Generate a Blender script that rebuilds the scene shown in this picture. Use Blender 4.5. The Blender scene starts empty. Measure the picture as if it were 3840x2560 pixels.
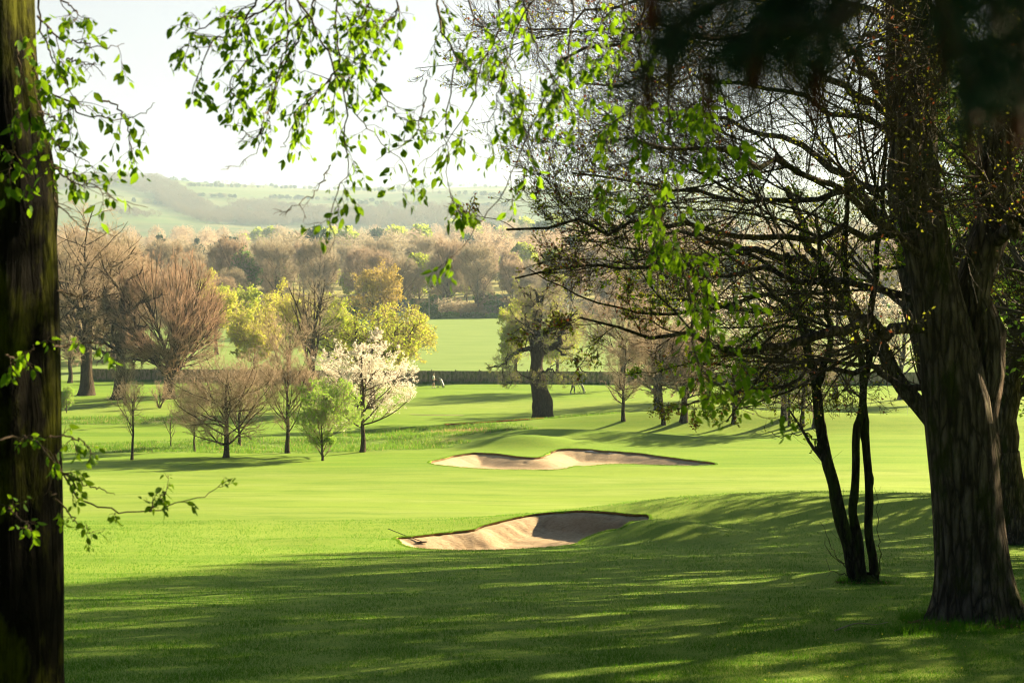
import bpy, math, random
import numpy as np
from mathutils import Vector

# ------------------------------------------------------------------ camera, sky, sun
SUN_AZ, SUN_EL = math.radians(50), math.radians(20.5)
CAMZ = 18.0
F = 5333.33
PITCH = math.atan(350 / F)
sc = bpy.context.scene
COL = sc.collection
cam_d = bpy.data.cameras.new("camera")
cam = bpy.data.objects.new("camera", cam_d)
COL.objects.link(cam)
cam.location = (0, 0, CAMZ)
cam.rotation_euler = (math.pi / 2 - PITCH, 0, 0)
cam_d.lens = 50
cam_d.sensor_width = 36
cam_d.clip_start = 0.05
cam_d.clip_end = 12000
cam_d.dof.use_dof = True
cam_d.dof.focus_distance = 60
cam_d.dof.aperture_fstop = 4.8
sc.camera = cam

sc.view_settings.view_transform = 'Standard'
sc.view_settings.look = 'None'
sc.view_settings.gamma = 1
sc.view_settings.exposure = 2.5
sc.cycles.volume_bounces = 1
sc.cycles.max_bounces = 8
sc.cycles.diffuse_bounces = 3
sc.cycles.glossy_bounces = 2
sc.cycles.transmission_bounces = 5
sc.cycles.sample_clamp_indirect = 8
sc.cycles.use_denoising = True
sc.cycles.filter_width = 1.15

world = bpy.data.worlds.new("World")
sc.world = world
world.use_nodes = True
wt = world.node_tree
wt.nodes.clear()
def wn(t, **k):
    n = wt.nodes.new(t)
    for a, b in k.items(): setattr(n, a, b)
    return n
w_out = wn('ShaderNodeOutputWorld'); w_bg = wn('ShaderNodeBackground')
w_sky = wn('ShaderNodeTexSky', sky_type='NISHITA', sun_disc=False, sun_elevation=SUN_EL, sun_rotation=SUN_AZ,
           altitude=50, air_density=1.0, dust_density=0.8, ozone_density=1.0)
w_tc = wn('ShaderNodeTexCoord'); w_map = wn('ShaderNodeMapping'); w_no = wn('ShaderNodeTexNoise')
w_map.inputs['Scale'].default_value = (1.0, 1.0, 3.5)
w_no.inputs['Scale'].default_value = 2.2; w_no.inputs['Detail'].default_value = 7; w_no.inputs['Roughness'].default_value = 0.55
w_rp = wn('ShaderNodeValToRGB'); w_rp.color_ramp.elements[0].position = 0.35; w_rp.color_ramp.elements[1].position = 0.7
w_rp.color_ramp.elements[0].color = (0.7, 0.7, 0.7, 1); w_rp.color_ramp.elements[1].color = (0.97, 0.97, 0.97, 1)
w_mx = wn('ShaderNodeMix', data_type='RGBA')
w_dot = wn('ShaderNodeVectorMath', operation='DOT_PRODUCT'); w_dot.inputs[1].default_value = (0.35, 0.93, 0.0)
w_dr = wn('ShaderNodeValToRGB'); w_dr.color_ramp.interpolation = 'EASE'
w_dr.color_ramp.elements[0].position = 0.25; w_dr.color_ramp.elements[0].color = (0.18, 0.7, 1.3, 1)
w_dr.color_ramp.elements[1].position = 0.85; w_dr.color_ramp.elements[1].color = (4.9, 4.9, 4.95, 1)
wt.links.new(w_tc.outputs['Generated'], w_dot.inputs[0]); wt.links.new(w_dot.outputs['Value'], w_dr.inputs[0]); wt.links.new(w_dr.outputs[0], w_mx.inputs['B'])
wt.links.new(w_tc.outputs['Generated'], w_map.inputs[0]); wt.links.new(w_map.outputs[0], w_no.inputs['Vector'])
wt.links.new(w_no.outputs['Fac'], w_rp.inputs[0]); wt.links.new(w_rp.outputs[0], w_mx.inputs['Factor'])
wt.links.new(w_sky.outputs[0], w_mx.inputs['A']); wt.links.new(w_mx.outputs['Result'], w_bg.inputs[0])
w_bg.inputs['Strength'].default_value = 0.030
wt.links.new(w_bg.outputs[0], w_out.inputs[0])

sun_d = bpy.data.lights.new("sun", 'SUN')
sun_d.energy = 5.0; sun_d.angle = math.radians(0.5); sun_d.color = (1.0, 0.82, 0.50)
sun = bpy.data.objects.new("sun", sun_d); COL.objects.link(sun)
sun_dir = Vector((math.sin(SUN_AZ) * math.cos(SUN_EL), math.cos(SUN_AZ) * math.cos(SUN_EL), math.sin(SUN_EL)))
sun.rotation_euler = sun_dir.to_track_quat('Z', 'Y').to_euler()
sun.location = (60, 60, 80)

# ------------------------------------------------------------------ helpers
def nrm(v):
    return v / np.maximum(np.linalg.norm(v, axis=-1, keepdims=True), 1e-9)

def build(name, blocks, mats, parent=None, loc=None, attr=None):
    """blocks: list of (verts Nx3, quads Mx4 or tris Mx3, material index, smooth)."""
    V, LI, LS, LT, MI, SM = [], [], [], [], [], []
    off = 0; ls = 0
    for b in blocks:
        v, f, mi, sm = b
        if len(f) == 0: continue
        v = np.asarray(v, dtype=np.float32).reshape(-1, 3); f = np.asarray(f, dtype=np.int32)
        V.append(v); k = f.shape[1]
        LI.append((f + off).ravel())
        LS.append(ls + np.arange(len(f), dtype=np.int32) * k); LT.append(np.full(len(f), k, np.int32))
        MI.append(np.full(len(f), mi, np.int32)); SM.append(np.full(len(f), sm, bool))
        off += len(v); ls += f.size
    me = bpy.data.meshes.new(name)
    V = np.concatenate(V); LI = np.concatenate(LI); LS = np.concatenate(LS); MI = np.concatenate(MI); SM = np.concatenate(SM)
    me.vertices.add(len(V)); me.vertices.foreach_set('co', V.ravel())
    me.loops.add(len(LI)); me.loops.foreach_set('vertex_index', LI)
    me.polygons.add(len(LS)); me.polygons.foreach_set('loop_start', LS)
    me.polygons.foreach_set('material_index', MI); me.polygons.foreach_set('use_smooth', SM)
    for m in mats: me.materials.append(m)
    if attr is not None:
        a = me.color_attributes.new('zone', 'FLOAT_COLOR', 'POINT'); a.data.foreach_set('color', np.asarray(attr, np.float32).ravel())
    me.update(calc_edges=True)
    o = bpy.data.objects.new(name, me); COL.objects.link(o)
    if parent is not None: o.parent = parent
    if loc is not None: o.location = loc
    return o

def tag(o, label=None, cat=None, group=None, kind=None):
    if label: o['label'] = label
    if cat: o['category'] = cat
    if group: o['group'] = group
    if kind: o['kind'] = kind
    return o

def empty(name, loc, label, cat, group=None, rz=0):
    o = bpy.data.objects.new(name, None); COL.objects.link(o)
    o.location = loc; o.rotation_euler = (0, 0, rz); o.empty_display_size = 0.3
    return tag(o, label, cat, group)

def copy_thing(root, loc, rz, s, label, group=None, name=None):
    r = root.copy(); COL.objects.link(r)
    r.location = loc; r.rotation_euler = (0, 0, rz); r.scale = s if hasattr(s, '__len__') else (s, s, s)
    r['label'] = label
    if group: r['group'] = group
    if name: r.name = name
    for ch in list(root.children):
        c = ch.copy(); COL.objects.link(c); c.parent = r
        for g in ch.children:
            d = g.copy(); COL.objects.link(d); d.parent = c
    return r

def tubes(P, R, sides, rng=None):
    """P: N,K,3 polylines, R: N,K radii -> verts, quads. sides==2 gives ribbons."""
    N, K, _ = P.shape
    T = np.empty_like(P); T[:, 1:-1] = P[:, 2:] - P[:, :-2]; T[:, 0] = P[:, 1] - P[:, 0]; T[:, -1] = P[:, -1] - P[:, -2]
    T = nrm(T)
    mean = nrm(P[:, -1] - P[:, 0])
    ref = np.zeros_like(mean); ax = np.argmin(np.abs(mean), axis=1); ref[np.arange(N), ax] = 1
    if rng is not None:
        ref = nrm(np.cross(mean, ref)); r2 = np.cross(mean, ref); a = rng.uniform(0, 6.28, N)[:, None]
        ref = ref * np.cos(a) + r2 * np.sin(a)
    A = nrm(np.cross(T, ref[:, None, :])); B = np.cross(T, A)
    if sides == 2:
        V = np.stack([P - A * R[..., None], P + A * R[..., None]], axis=2)
        idx = np.arange(N * K * 2).reshape(N, K, 2)
        Fq = np.stack([idx[:, :-1, 0], idx[:, :-1, 1], idx[:, 1:, 1], idx[:, 1:, 0]], axis=-1).reshape(-1, 4)
        return V.reshape(-1, 3), Fq
    th = np.arange(sides) * 2 * math.pi / sides
    V = P[:, :, None, :] + (A[:, :, None, :] * np.cos(th)[None, None, :, None] + B[:, :, None, :] * np.sin(th)[None, None, :, None]) * R[:, :, None, None]
    idx = np.arange(N * K * sides).reshape(N, K, sides); nx = np.roll(idx, -1, axis=2)
    Fq = np.stack([idx[:, :-1], nx[:, :-1], nx[:, 1:], idx[:, 1:]], axis=-1).reshape(-1, 4)
    return V.reshape(-1, 3), Fq

def resample(pts, n):
    pts = np.asarray(pts, float)
    # Catmull-Rom dense then arc length
    Q = np.vstack([2 * pts[0] - pts[1], pts, 2 * pts[-1] - pts[-2]]); out = []
    for i in range(1, len(Q) - 2):
        t = np.linspace(0, 1, 12, endpoint=False)[:, None]
        p0, p1, p2, p3 = Q[i - 1], Q[i], Q[i + 1], Q[i + 2]
        out.append(0.5 * ((2 * p1) + (-p0 + p2) * t + (2 * p0 - 5 * p1 + 4 * p2 - p3) * t ** 2 + (-p0 + 3 * p1 - 3 * p2 + p3) * t ** 3))
    out.append(Q[-2][None]); D = np.vstack(out)
    s = np.concatenate([[0], np.cumsum(np.linalg.norm(np.diff(D, axis=0), axis=1))])
    tt = np.linspace(0, s[-1], n)
    return np.stack([np.interp(tt, s, D[:, k]) for k in range(D.shape[1])], axis=1)

def ray(u, v):
    x = (u - 1920) / F; zz = -(v - 1280) / F
    cp, sp = math.cos(PITCH), math.sin(PITCH)
    return np.array([x, cp + zz * sp, -sp + zz * cp])
def at(u, v, Y):
    d = ray(u, v); return np.array([0, 0, CAMZ]) + d * (Y / d[1])

# ------------------------------------------------------------------ terrain
_PY = np.array([-80, -30, 0, 6, 13, 19, 27, 30, 41, 50, 62, 78, 90, 104, 118, 130, 150, 167, 180, 200, 370, 420, 600, 1000, 1200, 1350], float)
_PD = np.array([-9, -3, 1.6, 2.65, 3.97, 4.88, 6.38, 6.88, 8.69, 9.94, 11.28, 12.72, 13.67, 14.6, 15.2, 15.5, 15.8, 16.4, 17.2, 18, 18, 17.6, 12.5, -1, 0, 3], float)
_TY = np.arange(-90, 1400, 0.5)
_TD = np.interp(_TY, _PY, _PD)
_k = np.hanning(13); _k /= _k.sum()
_TD = np.convolve(np.pad(_TD, 6, mode='edge'), _k, mode='valid')
def prof(y): return np.interp(y, _TY, _TD)
BUMPS = [  # x, y, rx, ry, h
    (8.0, 50.5, 8.5, 3.6, 0.98), (20.0, 52.0, 9.0, 5.0, 0.95), (4.7, 44.2, 2.3, 1.5, 0.6),
    (-5.3, 43.5, 2.2, 1.2, 0.18), (0.9, 102.0, 4.2, 1.9, 0.75), (4.0, 107.0, 13.0, 3.6, 1.0), (-9.5, 99.5, 6.0, 3.0, 0.25),
    (17.0, 119.0, 16.0, 4.0, 1.6), (40.0, 118.0, 14.0, 5.0, 0.9), (-2.0, 117.0, 7.0, 3.0, 0.35), (8.0, 84.0, 9.0, 2.5, 0.28),
    (-28.0, 128.0, 12.0, 3.0, 0.35), (-20, 108, 12, 2.5, 0.3), (8.1, 19.0, 1.8, 1.6, 0.14), (6.2, 26.2, 1.0, 0.9, 0.16),
]
def G(x, y):
    x = np.asarray(x, float); y = np.asarray(y, float)
    z = CAMZ - prof(y)
    for bx, by, rx, ry, h in BUMPS:
        z = z + h * np.exp(-((x - bx) / rx) ** 2 - ((y - by) / ry) ** 2)
    z = z + 0.10 * np.sin(x * 0.21 + y * 0.09 + 1.3) * np.sin(y * 0.17 - x * 0.05) * np.clip((y - 5) / 30, 0, 1) * np.clip((200 - y) / 60, 0, 1)
    z = z + 0.022 * np.sin(x * 0.9 + 2 * np.sin(y * 0.31)) * np.sin(y * 0.8 + x * 0.2) * np.clip((80 - y) / 60, 0, 1)
    z = z + np.where(y > 400, (np.sin(x * 0.011 + 0.6) * 2.5 + np.sin(x * 0.004 + y * 0.006) * 3.0) * np.clip((y - 400) / 400, 0, 1), 0)
    return z
_YS = np.concatenate([np.arange(3, 60, 0.1), np.arange(60, 200, 0.25), np.arange(200, 1300, 2)])
def gnd(u, v, ymin=3):
    """ground point seen along a direction"""
    d = ray(u, v); s = _YS[_YS >= ymin] / d[1]
    P = d[None, :] * s[:, None]; g = G(P[:, 0], P[:, 1]) - CAMZ
    hit = np.nonzero(P[:, 2] <= g)[0]
    p = P[hit[0]] if len(hit) else P[-1]
    return np.array([p[0], p[1], G(p[0], p[1])])

# ------------------------------------------------------------------ materials
def mat(name):
    m = bpy.data.materials.new(name); m.use_nodes = True
    nt = m.node_tree; nt.nodes.clear()
    out = nt.nodes.new('ShaderNodeOutputMaterial')
    return m, nt, out
def N(nt, t, **k):
    n = nt.nodes.new(t)
    for a, b in k.items():
        if a in n.inputs.keys() if hasattr(n.inputs, 'keys') else False: n.inputs[a].default_value = b
        else: setattr(n, a, b)
    return n
def noise(nt, scale, detail=4, rough=0.5, vec=None, dist=0):
    n = nt.nodes.new('ShaderNodeTexNoise'); n.inputs['Scale'].default_value = scale
    n.inputs['Detail'].default_value = detail; n.inputs['Roughness'].default_value = rough; n.inputs['Distortion'].default_value = dist
    if vec: nt.links.new(vec, n.inputs['Vector'])
    return n
def mapping(nt, src, scale):
    m = nt.nodes.new('ShaderNodeMapping'); m.inputs['Scale'].default_value = scale; nt.links.new(src, m.inputs[0]); return m.outputs[0]
def ramp(nt, fac, stops):
    r = nt.nodes.new('ShaderNodeValToRGB'); e = r.color_ramp.elements
    e[0].position, e[0].color = stops[0][0], (*stops[0][1], 1); e[1].position, e[1].color = stops[-1][0], (*stops[-1][1], 1)
    for p, c in stops[1:-1]: q = e.new(p); q.color = (*c, 1)
    nt.links.new(fac, r.inputs[0]); return r.outputs[0]
def mix(nt, fac, a, b, mode='MIX'):
    m = nt.nodes.new('ShaderNodeMix'); m.data_type = 'RGBA'; m.blend_type = mode
    for sock, val in (('Factor', fac), ('A', a), ('B', b)):
        s = [i for i in m.inputs if i.name == sock and (i.type == ('VALUE' if sock == 'Factor' else 'RGBA'))][0]
        if hasattr(val, 'is_output'): nt.links.new(val, s)
        else: s.default_value = val if sock == 'Factor' else (*val, 1)
    return [o for o in m.outputs if o.type == 'RGBA'][0]
def mth(nt, op, a, b=0.0, c=None):
    m = nt.nodes.new('ShaderNodeMath'); m.operation = op
    for i, val in enumerate((a, b) if c is None else (a, b, c)):
        if hasattr(val, 'is_output'): nt.links.new(val, m.inputs[i])
        else: m.inputs[i].default_value = val
    return m.outputs[0]
def bump(nt, h, strength, dist):
    b = nt.nodes.new('ShaderNodeBump'); b.inputs['Strength'].default_value = strength; b.inputs['Distance'].default_value = dist
    nt.links.new(h, b.inputs['Height']); return b.outputs[0]
def principled(nt, out, col, rough=0.8, spec=0.3, nor=None, sheen=0, metal=0):
    p = nt.nodes.new('ShaderNodeBsdfPrincipled')
    if hasattr(col, 'is_output'): nt.links.new(col, p.inputs['Base Color'])
    else: p.inputs['Base Color'].default_value = (*col, 1)
    p.inputs['Roughness'].default_value = rough; p.inputs['Specular IOR Level'].default_value = spec; p.inputs['Metallic'].default_value = metal
    if sheen: p.inputs['Sheen Weight'].default_value = sheen; p.inputs['Sheen Roughness'].default_value = 0.6; p.inputs['Sheen Tint'].default_value = (1, 1, 0.7, 1)
    if nor: nt.links.new(nor, p.inputs['Normal'])
    if out: nt.links.new(p.outputs[0], out.inputs[0])
    return p

def plain(name, col, rough=0.6, spec=0.3, metal=0, vary=0.15, scale=8):
    m, nt, out = mat(name)
    g = nt.nodes.new('ShaderNodeNewGeometry')
    n = noise(nt, scale, 3, 0.6, g.outputs['Position'])
    c = mix(nt, n.outputs['Fac'], tuple(x * (1 - vary) for x in col), tuple(min(1, x * (1 + vary)) for x in col))
    principled(nt, out, c, rough, spec, metal=metal); return m

def bark(name, dark, light, scale=1.0, moss=None, mossamt=0.0, bstr=0.8):
    m, nt, out = mat(name)
    tc = nt.nodes.new('ShaderNodeTexCoord')
    v = mapping(nt, tc.outputs['Object'], (9 * scale, 9 * scale, 1.4 * scale))
    n1 = noise(nt, 1.6, 8, 0.62, v, 0.6); n2 = noise(nt, 0.7 * scale, 3, 0.5, tc.outputs['Object'])
    fis = ramp(nt, n1.outputs['Fac'], [(0.36, (0, 0, 0)), (0.52, (0.8, 0.8, 0.8)), (0.7, (1, 1, 1))])
    vm = nt.nodes.new('ShaderNodeVectorMath'); vm.operation = 'ADD'; nt.links.new(mapping(nt, tc.outputs['Object'], (11 * scale, 11 * scale, 1.9 * scale)), vm.inputs[0])
    vs = nt.nodes.new('ShaderNodeVectorMath'); vs.operation = 'SCALE'; vs.inputs['Scale'].default_value = 0.9; nt.links.new(n1.outputs['Color'], vs.inputs[0]); nt.links.new(vs.outputs[0], vm.inputs[1])
    vo = nt.nodes.new('ShaderNodeTexVoronoi'); vo.feature = 'DISTANCE_TO_EDGE'; vo.inputs['Scale'].default_value = 1.0; nt.links.new(vm.outputs[0], vo.inputs['Vector'])
    crack = ramp(nt, vo.outputs['Distance'], [(0.0, (0, 0, 0)), (0.10, (0.55, 0.55, 0.55)), (0.3, (1, 1, 1))])
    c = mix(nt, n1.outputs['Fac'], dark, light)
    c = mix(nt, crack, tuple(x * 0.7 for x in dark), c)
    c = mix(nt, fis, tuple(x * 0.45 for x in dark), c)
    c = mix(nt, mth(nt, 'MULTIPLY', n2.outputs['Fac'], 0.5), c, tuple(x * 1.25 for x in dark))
    if moss:
        n3 = noise(nt, 2.3, 6, 0.65, mapping(nt, tc.outputs['Object'], (1.4, 1.4, 0.55)))
        f = ramp(nt, n3.outputs['Fac'], [(0.5 - mossamt * 0.3, (0, 0, 0)), (0.62 - mossamt * 0.3, (1, 1, 1))])
        c = mix(nt, f, c, moss)
    nb = bump(nt, mth(nt, 'ADD', crack, mth(nt, 'MULTIPLY', n1.outputs['Fac'], 0.8)), bstr, 0.07 / scale)
    principled(nt, out, c, 0.95, 0.05, nb); return m

def leafmat(name, ca, cb, trans, tw=0.55, scale=3.0):
    m, nt, out = mat(name)
    tc = nt.nodes.new('ShaderNodeNewGeometry')
    n = noise(nt, scale, 3, 0.6, tc.outputs['Position'])
    c = mix(nt, ramp(nt, n.outputs['Fac'], [(0.3, (0, 0, 0)), (0.7, (1, 1, 1))]), ca, cb)
    c2 = mix(nt, ramp(nt, n.outputs['Fac'], [(0.3, (0, 0, 0)), (0.7, (1, 1, 1))]), trans, tuple(x * 0.8 for x in trans))
    p = principled(nt, None, c, 0.6, 0.05)
    t = nt.nodes.new('ShaderNodeBsdfTranslucent'); nt.links.new(c2, t.inputs[0])
    ms = nt.nodes.new('ShaderNodeMixShader'); ms.inputs[0].default_value = tw
    nt.links.new(p.outputs[0], ms.inputs[1]); nt.links.new(t.outputs[0], ms.inputs[2]); nt.links.new(ms.outputs[0], out.inputs[0])
    return m

def twigmat(name, a, b, scale=0.6, thin=0.4):
    m, nt, out = mat(name)
    tc = nt.nodes.new('ShaderNodeNewGeometry'); oi = nt.nodes.new('ShaderNodeObjectInfo')
    n = noise(nt, scale, 3, 0.6, tc.outputs['Position'])
    f = mth(nt, 'ADD', mth(nt, 'MULTIPLY', n.outputs['Fac'], 0.6), mth(nt, 'MULTIPLY', oi.outputs['Random'], 0.4))
    c = mix(nt, f, a, b)
    p = principled(nt, None, c, 0.8, 0.1)
    t = nt.nodes.new('ShaderNodeBsdfTranslucent'); nt.links.new(c, t.inputs[0])
    ms = nt.nodes.new('ShaderNodeMixShader'); ms.inputs[0].default_value = thin
    nt.links.new(p.outputs[0], ms.inputs[1]); nt.links.new(t.outputs[0], ms.inputs[2]); nt.links.new(ms.outputs[0], out.inputs[0]); return m

M = {}
M['bark_mid'] = bark('bark_brown', (0.055, 0.04, 0.028), (0.16, 0.12, 0.085), 0.8)
M['bark_oak'] = bark('bark_oak', (0.05, 0.035, 0.022), (0.13, 0.095, 0.06), 0.7)
M['bark_lime'] = bark('bark_lime', (0.085, 0.062, 0.047), (0.34, 0.25, 0.20), 0.85, (0.06, 0.06, 0.02), -0.05, 1.0)
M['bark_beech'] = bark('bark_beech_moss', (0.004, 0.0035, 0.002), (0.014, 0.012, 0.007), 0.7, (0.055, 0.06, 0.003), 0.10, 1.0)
M['bark_stem'] = bark('bark_stem', (0.035, 0.028, 0.018), (0.10, 0.085, 0.055), 1.3, (0.06, 0.07, 0.015), 0.1, 1.0)
M['twig_pink'] = twigmat('twig_pinkish_brown', (0.35, 0.26, 0.18), (0.49, 0.38, 0.28))
M['twig_red'] = twigmat('twig_reddish', (0.33, 0.20, 0.14), (0.46, 0.31, 0.22))
M['twig_grey'] = twigmat('twig_grey_brown', (0.29, 0.24, 0.16), (0.42, 0.36, 0.26))
M['twig_oak'] = twigmat('twig_oak', (0.19, 0.135, 0.08), (0.34, 0.25, 0.155))
M['twig_hill'] = twigmat('twig_hill', (0.09, 0.075, 0.045), (0.15, 0.12, 0.075), 0.01)
M['twig_dark'] = twigmat('twig_dark', (0.045, 0.031, 0.022), (0.11, 0.078, 0.055), 0.6, 0.0)
M['leaf_beech'] = leafmat('leaf_beech_fresh', (0.03, 0.08, 0.006), (0.06, 0.13, 0.01), (0.25, 0.45, 0.012), 0.45, 6)
M['leaf_yellow'] = leafmat('leaf_yellow', (0.36, 0.38, 0.05), (0.50, 0.50, 0.07), (0.62, 0.62, 0.08), 0.45, 0.7)
M['leaf_lime'] = leafmat('leaf_yellow_green', (0.26, 0.33, 0.03), (0.36, 0.42, 0.05), (0.5, 0.6, 0.05), 0.45, 0.7)
M['leaf_green'] = leafmat('leaf_spring_green', (0.12, 0.22, 0.03), (0.2, 0.34, 0.05), (0.34, 0.55, 0.06), 0.5, 0.9)
M['leaf_orange'] = leafmat('leaf_bronze', (0.36, 0.27, 0.06), (0.44, 0.34, 0.08), (0.55, 0.42, 0.08), 0.4, 0.5)
M['leaf_dark'] = leafmat('needle_dark', (0.025, 0.055, 0.03), (0.05, 0.09, 0.045), (0.05, 0.10, 0.04), 0.25, 0.5)
M['leaf_bush'] = leafmat('leaf_bush', (0.05, 0.12, 0.03), (0.10, 0.19, 0.045), (0.15, 0.3, 0.05), 0.4, 0.5)
M['blossom'] = leafmat('blossom_white', (0.8, 0.74, 0.68), (0.85, 0.8, 0.74), (0.8, 0.72, 0.6), 0.4, 2.0)
M['bud'] = leafmat('bud_green', (0.22, 0.25, 0.02), (0.33, 0.30, 0.03), (0.5, 0.52, 0.04), 0.4, 2.0)
M['bud_red'] = leafmat('bud_red', (0.25, 0.06, 0.03), (0.35, 0.12, 0.04), (0.4, 0.12, 0.05), 0.3, 2.0)
M['blade'] = leafmat('grass_blade', (0.016, 0.095, 0.004), (0.038, 0.15, 0.007), (0.12, 0.30, 0.009), 0.45, 1.2)
M['blade_rough'] = leafmat('grass_rough', (0.05, 0.13, 0.015), (0.12, 0.23, 0.03), (0.17, 0.32, 0.03), 0.45, 0.4)
M['straw'] = leafmat('dry_straw', (0.42, 0.33, 0.16), (0.52, 0.40, 0.22), (0.5, 0.36, 0.15), 0.35, 0.6)
M['turf'] = plain('turf_lip', (0.13, 0.22, 0.015), 0.9, 0.03, vary=0.35, scale=9)
M['sand_rim'] = plain('turf_edge_soil', (0.21, 0.14, 0.065), 0.95, 0.1, vary=0.5, scale=14)

def ground_material():
    m, nt, out = mat('ground_grass')
    g = nt.nodes.new('ShaderNodeNewGeometry'); pos = g.outputs['Position']
    at_ = nt.nodes.new('ShaderNodeVertexColor'); at_.layer_name = 'zone'
    sep = nt.nodes.new('ShaderNodeSeparateColor'); nt.links.new(at_.outputs[0], sep.inputs[0])
    rough, straw, field, pale = sep.outputs[0], sep.outputs[1], sep.outputs[2], at_.outputs['Alpha']
    big = noise(nt, 0.045, 4, 0.55, mapping(nt, pos, (1, 2.2, 1))); mid = noise(nt, 0.5, 5, 0.6, mapping(nt, pos, (0.6, 1.6, 1)), 0.4)
    fine = noise(nt, 9.0, 5, 0.7, mapping(nt, pos, (0.7, 1.1, 1))); vfine = noise(nt, 60.0, 3, 0.7, pos)
    c = mix(nt, ramp(nt, big.outputs['Fac'], [(0.35, (0, 0, 0)), (0.65, (1, 1, 1))]), (0.062, 0.185, 0.009), (0.112, 0.235, 0.014))
    c = mix(nt, mth(nt, 'MULTIPLY', pale, 0.85), c, (0.235, 0.295, 0.085))
    c = mix(nt, ramp(nt, mid.outputs['Fac'], [(0.3, (0.8, 0.8, 0.8)), (0.62, (0, 0, 0))]), c, (0.042, 0.145, 0.005))
    stk = noise(nt, 1.0, 4, 0.6, mapping(nt, pos, (0.05, 0.55, 1)), 0.3)
    c = mix(nt, ramp(nt, stk.outputs['Fac'], [(0.42, (0, 0, 0)), (0.62, (0.6, 0.6, 0.6))]), c, (0.17, 0.27, 0.035))
    c = mix(nt, ramp(nt, fine.outputs['Fac'], [(0.4, (0, 0, 0)), (0.75, (0.35, 0.35, 0.35))]), c, (0.28, 0.31, 0.035))
    c = mix(nt, ramp(nt, vfine.outputs['Fac'], [(0.35, (0.35, 0.35, 0.35)), (0.6, (0, 0, 0))]), c, (0.035, 0.10, 0.006))
    # rough grass
    rn = noise(nt, 1.6, 6, 0.7, pos)
    rc = ramp(nt, rn.outputs['Fac'], [(0.3, (0.05, 0.12, 0.02)), (0.5, (0.12, 0.22, 0.035)), (0.7, (0.2, 0.28, 0.06))])
    c = mix(nt, rough, c, rc)
    c = mix(nt, straw, c, ramp(nt, rn.outputs['Fac'], [(0.3, (0.16, 0.10, 0.05)), (0.6, (0.42, 0.31, 0.17))]))
    fn = noise(nt, 0.35, 6, 0.65, mapping(nt, pos, (0.25, 1.0, 1)))
    fc = ramp(nt, fn.outputs['Fac'], [(0.35, (0.115, 0.20, 0.055)), (0.65, (0.165, 0.245, 0.075))])
    c = mix(nt, field, c, fc)
    h = mth(nt, 'ADD', mth(nt, 'MULTIPLY', fine.outputs['Fac'], 0.5), mth(nt, 'MULTIPLY', vfine.outputs['Fac'], 0.5))
    h = mth(nt, 'ADD', h, mth(nt, 'MULTIPLY', rn.outputs['Fac'], mth(nt, 'MULTIPLY', rough, 4.0)))
    nb = bump(nt, h, 0.6, 0.08)
    p = principled(nt, None, c, 0.8, 0.02, nb)
    gl = nt.nodes.new('ShaderNodeBsdfGlossy'); gl.inputs['Roughness'].default_value = 0.62; nt.links.new(nb, gl.inputs['Normal'])
    nt.links.new(mix(nt, 0.5, c, (0.85, 0.82, 0.34)), gl.inputs['Color'])
    ms = nt.nodes.new('ShaderNodeMixShader'); ms.inputs[0].default_value = 0.17
    nt.links.new(p.outputs[0], ms.inputs[1]); nt.links.new(gl.outputs[0], ms.inputs[2]); nt.links.new(ms.outputs[0], out.inputs[0])
    return m
M['ground'] = ground_material()

def sand_material():
    m, nt, out = mat('bunker_sand')
    g = nt.nodes.new('ShaderNodeNewGeometry'); pos = g.outputs['Position']
    a = noise(nt, 0.9, 5, 0.6, pos); b = noise(nt, 14, 6, 0.7, mapping(nt, pos, (0.5, 1, 1))); s = noise(nt, 90, 2, 0.6, pos)
    c = ramp(nt, a.outputs['Fac'], [(0.3, (0.36, 0.265, 0.17)), (0.7, (0.46, 0.345, 0.235))])
    c = mix(nt, ramp(nt, b.outputs['Fac'], [(0.38, (0.8, 0.8, 0.8)), (0.55, (0, 0, 0))]), c, (0.27, 0.185, 0.11))
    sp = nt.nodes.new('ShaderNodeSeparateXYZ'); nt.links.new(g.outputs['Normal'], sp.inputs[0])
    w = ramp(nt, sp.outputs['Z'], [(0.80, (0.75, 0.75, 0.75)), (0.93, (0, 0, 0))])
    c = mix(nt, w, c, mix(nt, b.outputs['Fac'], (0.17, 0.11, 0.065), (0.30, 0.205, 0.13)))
    dm = noise(nt, 1.7, 5, 0.65, mapping(nt, pos, (0.8, 1.6, 1)), 0.8); c = mix(nt, ramp(nt, dm.outputs['Fac'], [(0.52, (0, 0, 0)), (0.68, (0.55, 0.55, 0.55))]), c, (0.27, 0.185, 0.11))
    h = mth(nt, 'ADD', b.outputs['Fac'], mth(nt, 'MULTIPLY', s.outputs['Fac'], 0.3))
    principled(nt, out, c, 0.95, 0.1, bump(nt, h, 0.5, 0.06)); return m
M['sand'] = sand_material()

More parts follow.
